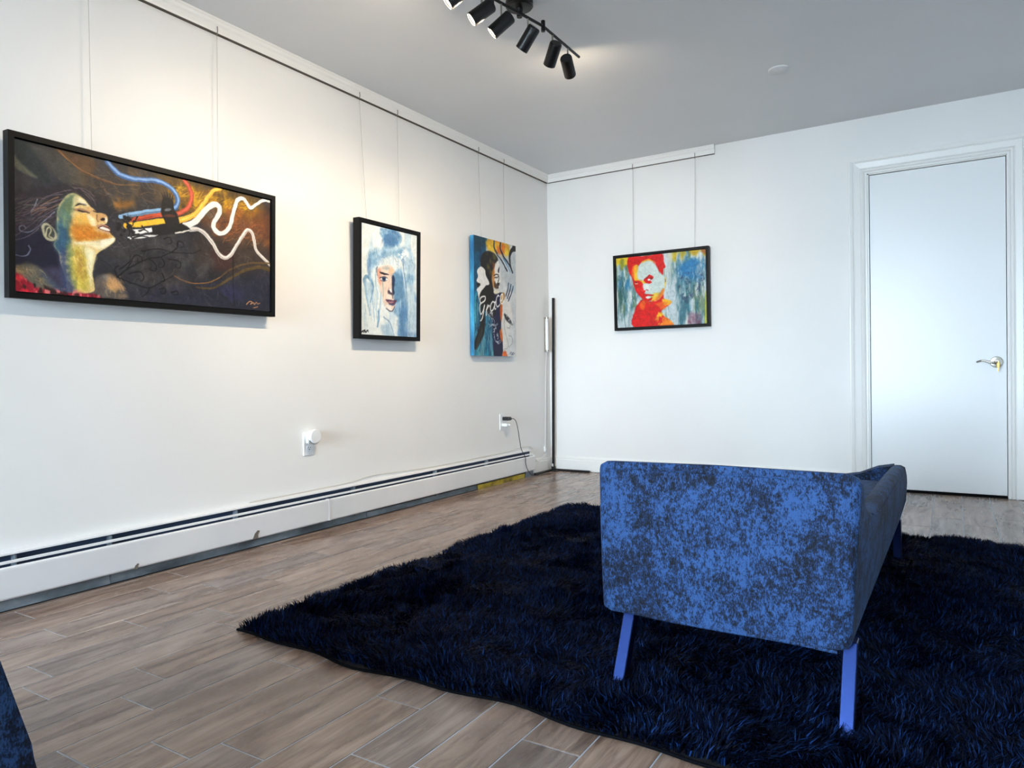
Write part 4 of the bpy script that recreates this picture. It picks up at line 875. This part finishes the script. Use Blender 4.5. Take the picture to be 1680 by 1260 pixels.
OPS4 = [
('bg',(186,200,204)),
('noise',(70,124,140),.85,16,3,.42,.64,71,None,.05),
('noise',(226,228,220),.8,22,3,.52,.66,72,None,.05),
('noise',(92,120,84),.7,18,3,.52,.68,73,None,.05),
('poly',(60,116,160),.6,.07,[(.712,.233),(.809,.142),(.938,.17),(.99,.279),(.932,.398),(.802,.383),(.719,.327)],1),
('noise',(36,120,176),.9,14,6,.42,.62,74,[(.713,.21),(.828,.11),(.957,.161),(.989,.324),(.895,.417),(.746,.354)],.05),
('noise',(48,104,120),.8,22,3,.45,.62,75,[(.677,.439),(.996,.428),(.991,.994),(.679,.995)],.05),
('noise',(40,90,96),.7,16,3,.45,.64,76,[(-.001,.317),(.185,.338),(.21,.754),(.159,.996),(-.018,.984)],.05),
('noise',(30,112,160),.7,18,4,.5,.66,77,[(.032,.272),(.176,.312),(.169,.482),(.036,.443)],.04),
('poly',(222,188,26),.95,.02,[(.0,.0),(.152,.002),(.138,.103),(.112,.111),(.069,.154),(.04,.09),(-.0,.109)],1),
('poly',(120,132,50),.8,.02,[(.052,.043),(.094,.037),(.095,.133),(.062,.178)],1),
('noise',(206,176,36),.9,16,5,.45,.62,78,[(.604,-.001),(.813,-.007),(.81,.107),(.62,.117)],.04),
('noise',(196,160,30),.95,14,6,.38,.55,79,[(.841,-.015),(1.002,-.003),(1.0,.087),(.922,.088),(.849,.055)],.03),
('poly',(150,72,40),.7,.02,[(.956,-.004),(.997,-.002),(.994,.058),(.964,.043)],1),
('poly',(200,196,40),.9,.012,[(.987,.611),(1.003,.589),(1.0,.983),(.977,.981)],1),
('poly',(124,76,96),.6,.03,[(.808,.851),(.92,.86),(.926,.989),(.823,.993)],1),
('noise',(120,40,60),.7,18,5,.5,.64,80,[(.8,.803),(.92,.848),(.926,1.001),(.804,.992)],.03),
('poly',(214,222,226),.8,.03,[(.546,.002),(.643,.004),(.631,.387),(.683,.557),(.634,.884),(.559,.807),(.538,.543),(.574,.334)],1),
('noise',(40,60,90),.6,30,16,.56,.66,81,[(.7,.302),(.971,.322),(.907,.649),(.737,.657)],.03),
('poly',(200,208,210),.7,.02,[(.168,.787),(.213,.73),(.191,.986),(.129,.987)],1),
('scr',(60,110,120),.6,70,.1,.008,1.57,.1,141,[(.006,.147),(.99,1.028)]),
('scr',(232,234,226),.6,70,.1,.008,1.57,.1,142,[(.007,.123),(.99,1.028)]),
('scr',(40,120,170),.6,40,.06,.008,1.57,.3,143,[(.714,.164),(.977,.426)]),
('scr',(60,60,70),.5,30,.04,.005,.8,3,144,[(.691,.301),(.972,.655)]),
('poly',(216,20,16),1,.006,[(.212,.754),(.243,.683),(.297,.615),(.366,.646),(.466,.643),(.537,.567),(.545,.627),(.622,.67),(.601,.715),(.541,.758),(.51,.803),(.537,.865),(.595,.917),(.632,.98),(.612,.996),(.191,.992)],1),
('poly',(248,196,40),.9,.012,[(.526,.625),(.622,.664),(.611,.704),(.562,.724),(.533,.697)],1),
('poly',(240,120,20),.7,.02,[(.445,.689),(.544,.662),(.581,.713),(.521,.78),(.483,.729)],1),
('poly',(240,120,20),.7,.02,[(.264,.673),(.316,.629),(.335,.667),(.312,.762),(.272,.735)],1),
('noise',(248,196,40),.95,12,10,.45,.6,82,[(.421,.808),(.519,.828),(.632,.968),(.592,.989),(.435,.966)],.02),
('poly',(240,120,20),.8,.015,[(.527,.876),(.632,.968),(.612,.99),(.524,.984)],1),
('poly',(216,20,16),.9,.02,[(.402,.77),(.439,.845),(.434,.99),(.314,.982),(.322,.763)],1),
('poly',(216,20,16),1,.006,[(.147,.007),(.329,.008),(.527,.005),(.548,.108),(.565,.192),(.544,.213),(.536,.3),(.499,.254),(.462,.167),(.406,.089),(.337,.08),(.275,.12),(.247,.176),(.229,.246),(.237,.319),(.306,.375),(.323,.449),(.33,.546),(.387,.624),(.346,.644),(.288,.59),(.23,.5),(.199,.388),(.177,.276),(.144,.2)],1),
('poly',(206,220,214),1,.014,[(.263,.154),(.296,.099),(.367,.078),(.425,.098),(.472,.18),(.498,.266),(.546,.307),(.568,.38),(.555,.473),(.509,.528),(.449,.558),(.409,.554),(.35,.536),(.309,.424),(.307,.351),(.257,.334),(.23,.294)],1),
('poly',(248,196,40),.9,.014,[(.208,.135),(.254,.129),(.245,.236),(.257,.328),(.327,.353),(.355,.387),(.315,.388),(.256,.346),(.211,.334),(.205,.231)],1),
('poly',(248,196,40),.8,.012,[(.307,.076),(.387,.057),(.454,.119),(.435,.105),(.367,.078),(.306,.1)],1),
('poly',(240,120,20),.7,.014,[(.193,.146),(.218,.137),(.209,.244),(.201,.315),(.179,.24)],1),
('poly',(216,20,16),1,.008,[(.2,.351),(.276,.354),(.305,.399),(.306,.496),(.349,.572),(.318,.593),(.25,.514),(.212,.437)],1),
('poly',(248,196,40),.9,.008,[(.56,.332),(.571,.381),(.555,.473),(.538,.543),(.55,.473)],1),
('poly',(240,120,20),.9,.014,[(.54,.484),(.537,.567),(.466,.643),(.406,.65),(.428,.604),(.488,.562)],1),
('poly',(248,196,40),.8,.014,[(.409,.554),(.489,.538),(.468,.596),(.426,.64),(.397,.637)],1),
('poly',(236,238,232),.8,.016,[(.309,.424),(.355,.404),(.393,.456),(.372,.49),(.321,.497)],1),
('scr',(250,170,30),.6,16,.05,.01,1.3,.4,145,[(.193,.146),(.246,.344)]),
('scr',(230,236,228),.4,30,.05,.01,1.2,.8,146,[(.285,.109),(.529,.518)]),
('poly',(216,20,16),1,.005,[(.319,.338),(.359,.297),(.389,.277),(.433,.312),(.417,.346),(.396,.361),(.41,.387),(.375,.401),(.336,.378)],1),
('poly',(130,14,20),1,.004,[(.327,.33),(.369,.292),(.389,.279),(.379,.3),(.348,.326)],1),
('poly',(238,240,230),1,.004,[(.362,.339),(.387,.334),(.402,.352),(.371,.358)],1),
('poly',(130,10,16),1,.004,[(.388,.319),(.418,.316),(.417,.34),(.392,.343)],1),
('poly',(240,210,180),.8,.005,[(.216,.375),(.24,.374),(.252,.393),(.224,.393)],1),
('poly',(120,8,14),.9,.005,[(.22,.36),(.245,.362),(.24,.382),(.224,.378)],1),
('poly',(216,20,16),1,.005,[(.313,.496),(.337,.487),(.33,.522),(.315,.528)],1),
('line',(150,40,40),1,.014,.01,[(.347,.482),(.367,.494)],1),
('poly',(216,20,16),1,.005,[(.304,.544),(.35,.542),(.419,.557),(.424,.573),(.369,.572),(.329,.564)],1),
('poly',(240,240,232),1,.005,[(.338,.581),(.369,.574),(.398,.586),(.368,.608),(.343,.598)],1),
('poly',(216,20,16),1,.006,[(.328,.6),(.367,.612),(.413,.596),(.397,.637),(.347,.632)],1),
('poly',(206,50,20),.9,.01,[(.347,.632),(.391,.66),(.426,.64),(.405,.686),(.355,.681)],1),
('line',(60,60,66),.8,.012,.008,[(.56,.362),(.564,.398)],1)]

# ------------------------------------------------------------------ paintings on wires
def canvas_mesh(name, W_, H_, res, ops, seed):
    gain = PAINT_GAIN[seed]
    nx_, ny_ = res
    img = paint_canvas(nx_ + 1, ny_ + 1, W_ / H_, ops, seed)
    lin_ = np.where(img <= 0.04045, img / 12.92, ((img + 0.055) / 1.055) ** 2.4) * gain
    u = np.linspace(-W_ / 2, W_ / 2, nx_ + 1); v_ = np.linspace(H_ / 2, -H_ / 2, ny_ + 1)
    U, V = np.meshgrid(u, v_)
    co = np.stack([U, np.zeros_like(U), V], -1).reshape(-1, 3)
    idx = np.arange((nx_ + 1) * (ny_ + 1)).reshape(ny_ + 1, nx_ + 1)
    q = np.stack([idx[1:, :-1], idx[1:, 1:], idx[:-1, 1:], idx[:-1, :-1]], -1).reshape(-1, 4)
    me = bpy.data.meshes.new(name)
    me.vertices.add(len(co)); me.vertices.foreach_set('co', co.ravel())
    me.loops.add(q.size); me.loops.foreach_set('vertex_index', q.ravel())
    me.polygons.add(len(q)); me.polygons.foreach_set('loop_start', np.arange(0, q.size, 4)); me.polygons.foreach_set('loop_total', np.full(len(q), 4))
    at_ = me.attributes.new('paint', 'FLOAT_COLOR', 'POINT')
    at_.data.foreach_set('color', np.concatenate([lin_.reshape(-1, 3), np.ones((len(co), 1))], 1).ravel())
    me.update(calc_edges=True); me.validate(); return me

def framed(name, label, W_, H_, fw, depth, loc, rz, tilt, res, ops, seed, frame=True, edge=None):
    """local frame: picture faces -y, x right, z up, origin at the centre of the back"""
    e = tag(empty(name, loc), label, 'painting'); e.rotation_euler = (tilt, 0, rz)
    if frame:
        for nm, a in (('frame_rail', (-W_ / 2, W_ / 2, H_ / 2 - fw, H_ / 2)), ('frame_rail', (-W_ / 2, W_ / 2, -H_ / 2, -H_ / 2 + fw)),
                      ('frame_stile', (-W_ / 2, -W_ / 2 + fw, -H_ / 2 + fw, H_ / 2 - fw)), ('frame_stile', (W_ / 2 - fw, W_ / 2, -H_ / 2 + fw, H_ / 2 - fw))):
            MB().box(a[0], a[1], -depth, 0, a[2], a[3]).build(nm, M_frame, e)
        cw, chh, yy = W_ - 2 * fw - 0.008, H_ - 2 * fw - 0.008, -depth + 0.010
        MB().box(-W_ / 2 + fw, W_ / 2 - fw, -0.012, -0.008, -H_ / 2 + fw, H_ / 2 - fw).build('backing', M_dark, e)
        MB().box(-cw / 2, cw / 2, yy + 0.001, yy + 0.02, -chh / 2, chh / 2).build('stretcher', M_dark, e)
    else:
        cw, chh, yy = W_, H_, -depth - 0.0008
        MB().box(-W_ / 2, W_ / 2, -depth, 0, -H_ / 2, H_ / 2, bev=0.002, seg=1).build('canvas_edge', edge, e)
    me = canvas_mesh('canvas', cw, chh, res, ops, seed)
    o = link('canvas', me, M_paint, e); o.location = (0, yy, 0)
    return e
PZ = R(90)   # pictures on the left wall face +x
framed('painting', 'wide dark painting of a woman in profile with coloured ribbons, in a thin black frame', 1.130, 0.574, 0.020, 0.036, (0.030, -3.386, 1.371), PZ, R(2.0), (500, 242), OPS1, 5)
framed('painting', 'pale blue painting of a half-hidden face in a deep black frame', 0.525, 0.660, 0.020, 0.045, (0.024, -2.000, 1.330), PZ, R(1.6), (172, 220), OPS2, 6)
framed('painting', 'unframed teal canvas of a dark-haired woman with the word Grace', 0.545, 0.822, 0.0, 0.034, (0.010, -0.862, 1.332), PZ, R(0.8), (152, 228), OPS3, 7, False, M_bluedge)
framed('painting', 'red and yellow painted face in a black frame on the back wall', 0.735, 0.575, 0.018, 0.040, (0.967, -0.012, 1.398), 0, R(1.2), (224, 172), OPS4, 8)
def wire(p, q, label, nrm):
    e = tag(empty('picture_wire', q), label, 'wire', 'picture wires')
    p = Vector(p) - Vector(q)
    MB().tube([(0, 0, 0), p], 0.0012, 6).build('wire', M_wire, e)
    n = Vector(nrm)
    hk = [p + n * 0.004 + Vector((0, 0, 0.03)), p + n * 0.006 + Vector((0, 0, 0.012)), p + Vector((0, 0, -0.012))]
    MB().tube(hk, 0.0022, 6).build('hook', M_chip, e)
for (ya, za, yb, zb, w) in ((-3.642, 2.338, -3.646, 1.655, 'near wire holding the wide dark painting'), (-3.083, 2.338, -3.098, 1.655, 'far wire holding the wide dark painting'),
                            (-2.185, 2.338, -2.150, 1.660, 'near wire holding the pale blue painting'), (-1.868, 2.338, -1.873, 1.660, 'far wire holding the pale blue painting'),
                            (-1.022, 2.338, -1.008, 1.740, 'near wire holding the Grace canvas'), (-0.694, 2.338, -0.708, 1.740, 'far wire holding the Grace canvas')):
    wire((0.022, ya, za), (0.026, yb, zb), 'thin ' + w, (1, 0, 0))
wire((0.757, -0.022, 2.338), (0.753, -0.024, 1.684), 'thin wire left of two holding the red and yellow portrait', (0, -1, 0))
wire((1.237, -0.022, 2.338), (1.228, -0.024, 1.684), 'thin wire right of two holding the red and yellow portrait', (0, -1, 0))

# ------------------------------------------------------------------ shag rug
QX0, QX1, QY0, QY1 = 0.905, 3.34, -3.715, -1.415
rug = tag(empty('shag_rug', (2.1, -2.6, 0)), 'dark navy shag rug spread under the blue chaise', 'rug')
def edge_pts(n=60):
    pts = []
    def wv(t, s): return 0.012 * math.sin(t * 9 + s) + 0.008 * math.sin(t * 23 + 2 * s)
    for i in range(n): t_ = i / n; pts.append((QX0 + (QX1 - QX0) * t_, QY0 + wv(t_ * 2, 0.6)))
    for i in range(n): t_ = i / n; pts.append((QX1 + wv(t_ * 2, 2.0), QY0 + (QY1 - QY0) * t_))
    for i in range(n): t_ = i / n; pts.append((QX1 - (QX1 - QX0) * t_, QY1 + wv(t_ * 2, 3.1)))
    for i in range(n): t_ = i / n; pts.append((QX0 + wv(t_ * 2, 4.0), QY1 - (QY1 - QY0) * t_))
    return pts
ep = edge_pts()
def rp(o): o.parent = rug; o.matrix_parent_inverse = Matrix.Translation((-2.1, 2.6, 0)); return o
rp(MB().prism(ep, 'z', 0.0005, 0.007).build('backing', M_rugback))
mb = MB(); mb.loft([[(x + 0.0038 * math.cos(a) * nx_, y + 0.0038 * math.cos(a) * ny_, 0.0045 + 0.0038 * math.sin(a)) for a in [2 * math.pi * k / 6 for k in range(6)]] for (x, y), (nx_, ny_) in
    [(ep[i], (lambda d: (d[1] / math.hypot(*d), -d[0] / math.hypot(*d)))((ep[(i + 1) % len(ep)][0] - ep[i - 1][0], ep[(i + 1) % len(ep)][1] - ep[i - 1][1]))) for i in range(len(ep))]], closed=True)
rp(mb.build('edge_binding', M_bind, None, True))

def lattice(x, y, f, seed):
    g = np.random.default_rng(seed).random((128, 128)) * 2 - 1
    X = x * f; Y = y * f; xi = np.floor(X).astype(int); yi = np.floor(Y).astype(int); a = X - xi; b = Y - yi
    a = a * a * (3 - 2 * a); b = b * b * (3 - 2 * b); xi %= 127; yi %= 127
    return (g[yi, xi] * (1 - a) + g[yi, xi + 1] * a) * (1 - b) + (g[yi + 1, xi] * (1 - a) + g[yi + 1, xi + 1] * a) * b
def pile(n, seed=3):
    r = np.random.default_rng(seed)
    x = QX0 - 0.004 + (QX1 - QX0 + 0.008) * r.random(n); y = QY0 - 0.004 + (QY1 - QY0 + 0.008) * r.random(n)
    # keep strands clear of the wavy border
    bx = np.array([p[0] for p in ep]); by = np.array([p[1] for p in ep]); N = len(ep) // 4
    lo = np.interp(x, bx[:N], by[:N]); hi = np.interp(x, bx[2 * N:3 * N][::-1], by[2 * N:3 * N][::-1])
    le = np.interp(y, by[3 * N:][::-1], bx[3 * N:][::-1]); ri = np.interp(y, by[N:2 * N], bx[N:2 * N])
    k = (y > lo + 0.002) & (y < hi - 0.002) & (x > le + 0.002) & (x < ri - 0.002)
    x, y, lo, hi, le, ri = x[k], y[k], lo[k], hi[k], le[k], ri[k]; n = len(x)
    ang = 2.6 * lattice(x, y, 3.2, 1) + 2.4 * lattice(x, y, 8.0, 2) + 2.2 * lattice(x, y, 24, 3) + r.normal(0, 0.55, n) + 0.5
    L = (0.036 + 0.010 * r.random(n)) * (1 + 0.25 * lattice(x, y, 10, 4))
    lean = np.clip(0.75 + 0.35 * lattice(x, y, 6, 5) + 0.25 * lattice(x, y, 18, 6) + r.normal(0, 0.18, n), 0.1, 1.35)
    w = 0.0013 + 0.0009 * r.random(n)
    dx, dy = np.cos(ang), np.sin(ang)
    # strands at the border droop outwards
    for dist, ox, oy in ((y - lo, 0, -1), (hi - y, 0, 1), (x - le, -1, 0), (ri - x, 1, 0)):
        f = np.clip(1 - dist / 0.03, 0, 1) * (0.45 + 0.5 * r.random(len(x))); dx = dx * (1 - f) + ox * f; dy = dy * (1 - f) + oy * f; L = L * (1 - 0.35 * f)
    nn = np.hypot(dx, dy) + 1e-6; dx /= nn; dy /= nn
    px_, py_ = -dy, dx
    tw = r.normal(0, 0.5, n); sx, sy = px_ * np.cos(tw) + dx * np.sin(tw), py_ * np.cos(tw) + dy * np.sin(tw)
    P = np.stack([x, y, np.full(n, 0.006)], 1); side = np.stack([sx, sy, np.zeros(n)], 1) * w[:, None]
    d1 = np.stack([dx * np.sin(lean * .55), dy * np.sin(lean * .55), np.cos(lean * .55)], 1)
    d2 = np.stack([dx * np.sin(lean * 1.5), dy * np.sin(lean * 1.5), np.maximum(np.cos(lean * 1.5), -0.15)], 1)
    A = P - side; B = P + side; mid_ = P + d1 * (L * .55)[:, None]; C_ = mid_ + side * .9; D_ = mid_ - side * .9; T = mid_ + d2 * (L * .5)[:, None]
    T[:, 2] = np.maximum(T[:, 2], 0.004)
    co = np.stack([A, B, C_, D_, T], 1).reshape(-1, 3)
    i = np.arange(n) * 5
    tri = np.stack([i, i + 1, i + 2, i, i + 2, i + 3, i + 3, i + 2, i + 4], 1).reshape(-1, 3)
    me = bpy.data.meshes.new('pile')
    me.vertices.add(len(co)); me.vertices.foreach_set('co', co.ravel())
    me.loops.add(tri.size); me.loops.foreach_set('vertex_index', tri.ravel())
    me.polygons.add(len(tri)); me.polygons.foreach_set('loop_start', np.arange(0, tri.size, 3)); me.polygons.foreach_set('loop_total', np.full(len(tri), 3))
    at_ = me.attributes.new('tint', 'FLOAT', 'POINT'); at_.data.foreach_set('value', np.repeat(r.random(n) ** 1.5, 5))
    me.update(calc_edges=True); return me
o = link('pile', pile(NPILE), M_pile); tag(o, kind='stuff'); rp(o)

# ------------------------------------------------------------------ blue chaise (headrest towards the camera)
SX0, SX1, SY0, SY1 = 2.032, 2.648, -3.452, -1.86
so = tag(empty('chaise', ((SX0 + SX1) / 2, SY0, 0.0)), 'blue chenille chaise with a raised end panel and flat chrome legs on the rug', 'chaise')
def sp(o): o.parent = so; o.matrix_parent_inverse = Matrix.Translation((-(SX0 + SX1) / 2, -SY0, 0)); return o
SB = 0.178
# raised end panel (headrest): its back faces the camera
hprof = [(SY0 + 0.004, SB), (SY0, 0.30), (SY0, 0.45), (SY0 + 0.004, 0.564), (SY0 + 0.045, 0.560), (SY0 + 0.085, 0.520), (SY0 + 0.14, 0.445), (SY0 + 0.22, 0.34), (SY0 + 0.27, SB)]
mb = MB()
rings = []
for x, inset in ((SX0, 0.028), (SX0 + 0.006, 0.012), (SX0 + 0.028, 0.0), (SX0 + 0.30, -0.004), (SX1 - 0.028, 0.0), (SX1 - 0.008, 0.010), (SX1, 0.026)):
    cy = sum(p[0] for p in hprof) / len(hprof); cz = 0.36
    ring = []
    for yy, zz in hprof:
        sl = 0.022 * (0.56 - zz) / 0.38 if x > SX1 - 0.05 else (0.006 * (0.56 - zz) / 0.38 if x < SX0 + 0.03 else 0)
        xx = x - sl if x > 2.3 else x + sl
        ny = yy + inset * (1 if yy < cy else -1) * (0.5 if yy < cy else 0.3); nz = zz - inset * (0.9 if zz > cz else (-0.5 if zz < 0.2 else 0))
        ring.append((xx, ny, nz))
    rings.append(ring)
mb.loft(rings, bev=0.0)
hd = sp(mb.build('end_panel', M_fabric))
bv = hd.modifiers.new('soft_edges', 'BEVEL'); bv.width = 0.012; bv.segments = 3; bv.limit_method = 'ANGLE'; bv.angle_limit = R(25)
MB().tube(curve([(SX0 + 0.026, SY0 + 0.001, 0.545), (SX0 + 0.15, SY0 - 0.003, 0.548), (2.34, SY0 - 0.004, 0.548), (SX1 - 0.15, SY0 - 0.003, 0.548), (SX1 - 0.026, SY0 + 0.001, 0.545)]), 0.0022, 6).build('seam', M_fabric, hd, True)
MB().tube(curve([(SX0 + 0.02, SY0 + 0.006, 0.188), (SX0 + 0.15, SY0 + 0.002, SB + 0.003), (2.34, SY0 + 0.002, SB + 0.001), (SX1 - 0.15, SY0 + 0.002, SB + 0.001), (SX1 - 0.05, SY0 + 0.004, SB - 0.004)]), 0.004, 6).build('welt', M_fabric, hd, True)
# low side wall on the right, its top a padded band
def side_ring(y, zt, x0, x1, zb):
    r_ = 0.02
    return [(x1 - 0.024, y, zb), (x1 - 0.004, y, zt - 0.10), (x1, y, zt - 0.03), (x1 - 0.004, y, zt - 0.008), (x1 - 0.018, y, zt), (x0 + 0.018, y, zt), (x0 + 0.003, y, zt - 0.010), (x0, y, zt - 0.03), (x0, y, zb)]
prof = [(SY0 + 0.034, 0.542), (SY0 + 0.06, 0.531), (SY0 + 0.10, 0.506), (SY0 + 0.14, 0.482), (SY0 + 0.20, 0.458), (SY0 + 0.28, 0.443), (SY0 + 0.38, 0.437), (-2.95, 0.435), (-2.7, 0.431), (-2.4, 0.424), (-2.1, 0.414), (-1.95, 0.408), (-1.905, 0.402), (-1.875, 0.386), (SY1, 0.358)]
sw_ = sp(MB().loft([side_ring(y, z, SX1 - 0.046, SX1 - 0.001 + 0.008 * max(0, y + 3.3) / 1.4, SB + 0.006) for y, z in prof]).build('side_panel', M_fabric, None, True, 50))
MB().tube(curve([(SX1 - 0.022, SY0 + 0.24, 0.450), (SX1 - 0.004, SY0 + 0.27, 0.434), (SX1 + 0.0002, SY0 + 0.36, 0.418), (SX1 + 0.0015, -3.0, 0.412), (SX1 + 0.003, -2.7, 0.406), (SX1 + 0.005, -2.4, 0.399), (SX1 + 0.007, -2.0, 0.384)]), 0.0026, 6).build('seam', M_fabric, sw_, True)
# foot end wall
fe = [(2.06, 0.350), (2.2, 0.354), (2.36, 0.354), (2.43, 0.356), (2.49, 0.367), (2.555, 0.396)]
mb = MB(); mb.loft([[(x, SY1, SB + 0.02), (x, SY1, z - 0.04), (x, SY1 - 0.015, z - 0.006), (x, SY1 - 0.04, z), (x, SY1 - 0.07, z - 0.006), (x, SY1 - 0.085, z - 0.05), (x, SY1 - 0.085, SB + 0.02)] for x, z in [(SX0 + 0.004, 0.31)] + fe + [(SX1 - 0.036, 0.407)]])
sp(mb.build('foot_panel', M_fabric, None, True, 50))
sp(MB().box(SX0 + 0.012, SX1 - 0.058, SY0 + 0.22, SY1 - 0.05, SB, 0.260, bev=0.012).build('seat_base', M_fabric, None, True))
sp(MB().box(SX0 + 0.004, SX1 - 0.058, SY0 + 0.255, SY1 - 0.09, 0.262, 0.345, bev=0.028, seg=4).build('seat_cushion', M_fabric, None, True, 60))
def leg(x, y, dy):
    w, t_ = 0.0145, 0.019
    top = [(x - w, y - t_, SB + 0.012), (x + w, y - t_, SB + 0.012), (x + w, y + t_, SB + 0.012), (x - w, y + t_, SB + 0.012)]
    bot = [(px_, py_ + dy, 0.007) for px_, py_, _ in top]
    o = sp(MB().loft([bot, top], bev=0.0018, seg=1).build('leg', M_leg)); return o
leg(2.104, -3.395, -0.098); leg(2.620, -3.395, -0.098); leg(2.104, -1.93, 0.02); leg(2.622, -1.93, 0.02)
sp(MB().box(SX0 + 0.03, SX1 - 0.03, SY0 + 0.03, SY1 - 0.02, SB - 0.008, SB + 0.01).build('underside', M_dark))

# ------------------------------------------------------------------ matching armchair at the left edge of the picture
ac = tag(empty('armchair', (1.25, -4.95, 0), 0), 'blue upholstered armchair cut off at the lower left corner', 'armchair')
def ap(o): o.parent = ac; o.matrix_parent_inverse = Matrix.Translation((-1.25, 4.95, 0)); return o
def flank(x0, x1):
    pr = [(-5.42, 0.14), (-4.575, 0.14), (-4.60, 0.24), (-4.644, 0.40), (-4.67, 0.52), (-4.72, 0.56), (-5.36, 0.56), (-5.42, 0.50)]
    return ap(MB().prism(pr, 'x', x0, x1, bev=0.018, seg=3).build('side_panel', M_fabric, None, True, 50))
flank(1.515, 1.622); flank(0.86, 0.967)
ap(MB().prism([(-4.60, 0.16), (-4.62, 0.24), (-4.665, 0.40), (-4.71, 0.62), (-4.80, 0.64), (-4.86, 0.42), (-4.86, 0.16)], 'x', 0.969, 1.513, bev=0.02, seg=3).build('backrest', M_fabric, None, True, 50))
ap(MB().box(0.969, 1.513, -5.40, -4.863, 0.15, 0.29, bev=0.012).build('seat_base', M_fabric, None, True))
ap(MB().box(0.972, 1.510, -5.43, -4.868, 0.292, 0.41, bev=0.03, seg=4).build('seat_cushion', M_fabric, None, True, 60))
for lx, ly, dy in ((0.91, -5.36, -0.03), (1.57, -5.36, -0.03), (0.91, -4.66, 0.03), (1.57, -4.66, 0.03)):
    w = 0.0145
    top = [(lx - w, ly - 0.02, 0.15), (lx + w, ly - 0.02, 0.15), (lx + w, ly + 0.02, 0.15), (lx - w, ly + 0.02, 0.15)]
    ap(MB().loft([[(a, b + dy, 0.0) for a, b, _ in top], top]).build('leg', M_leg))
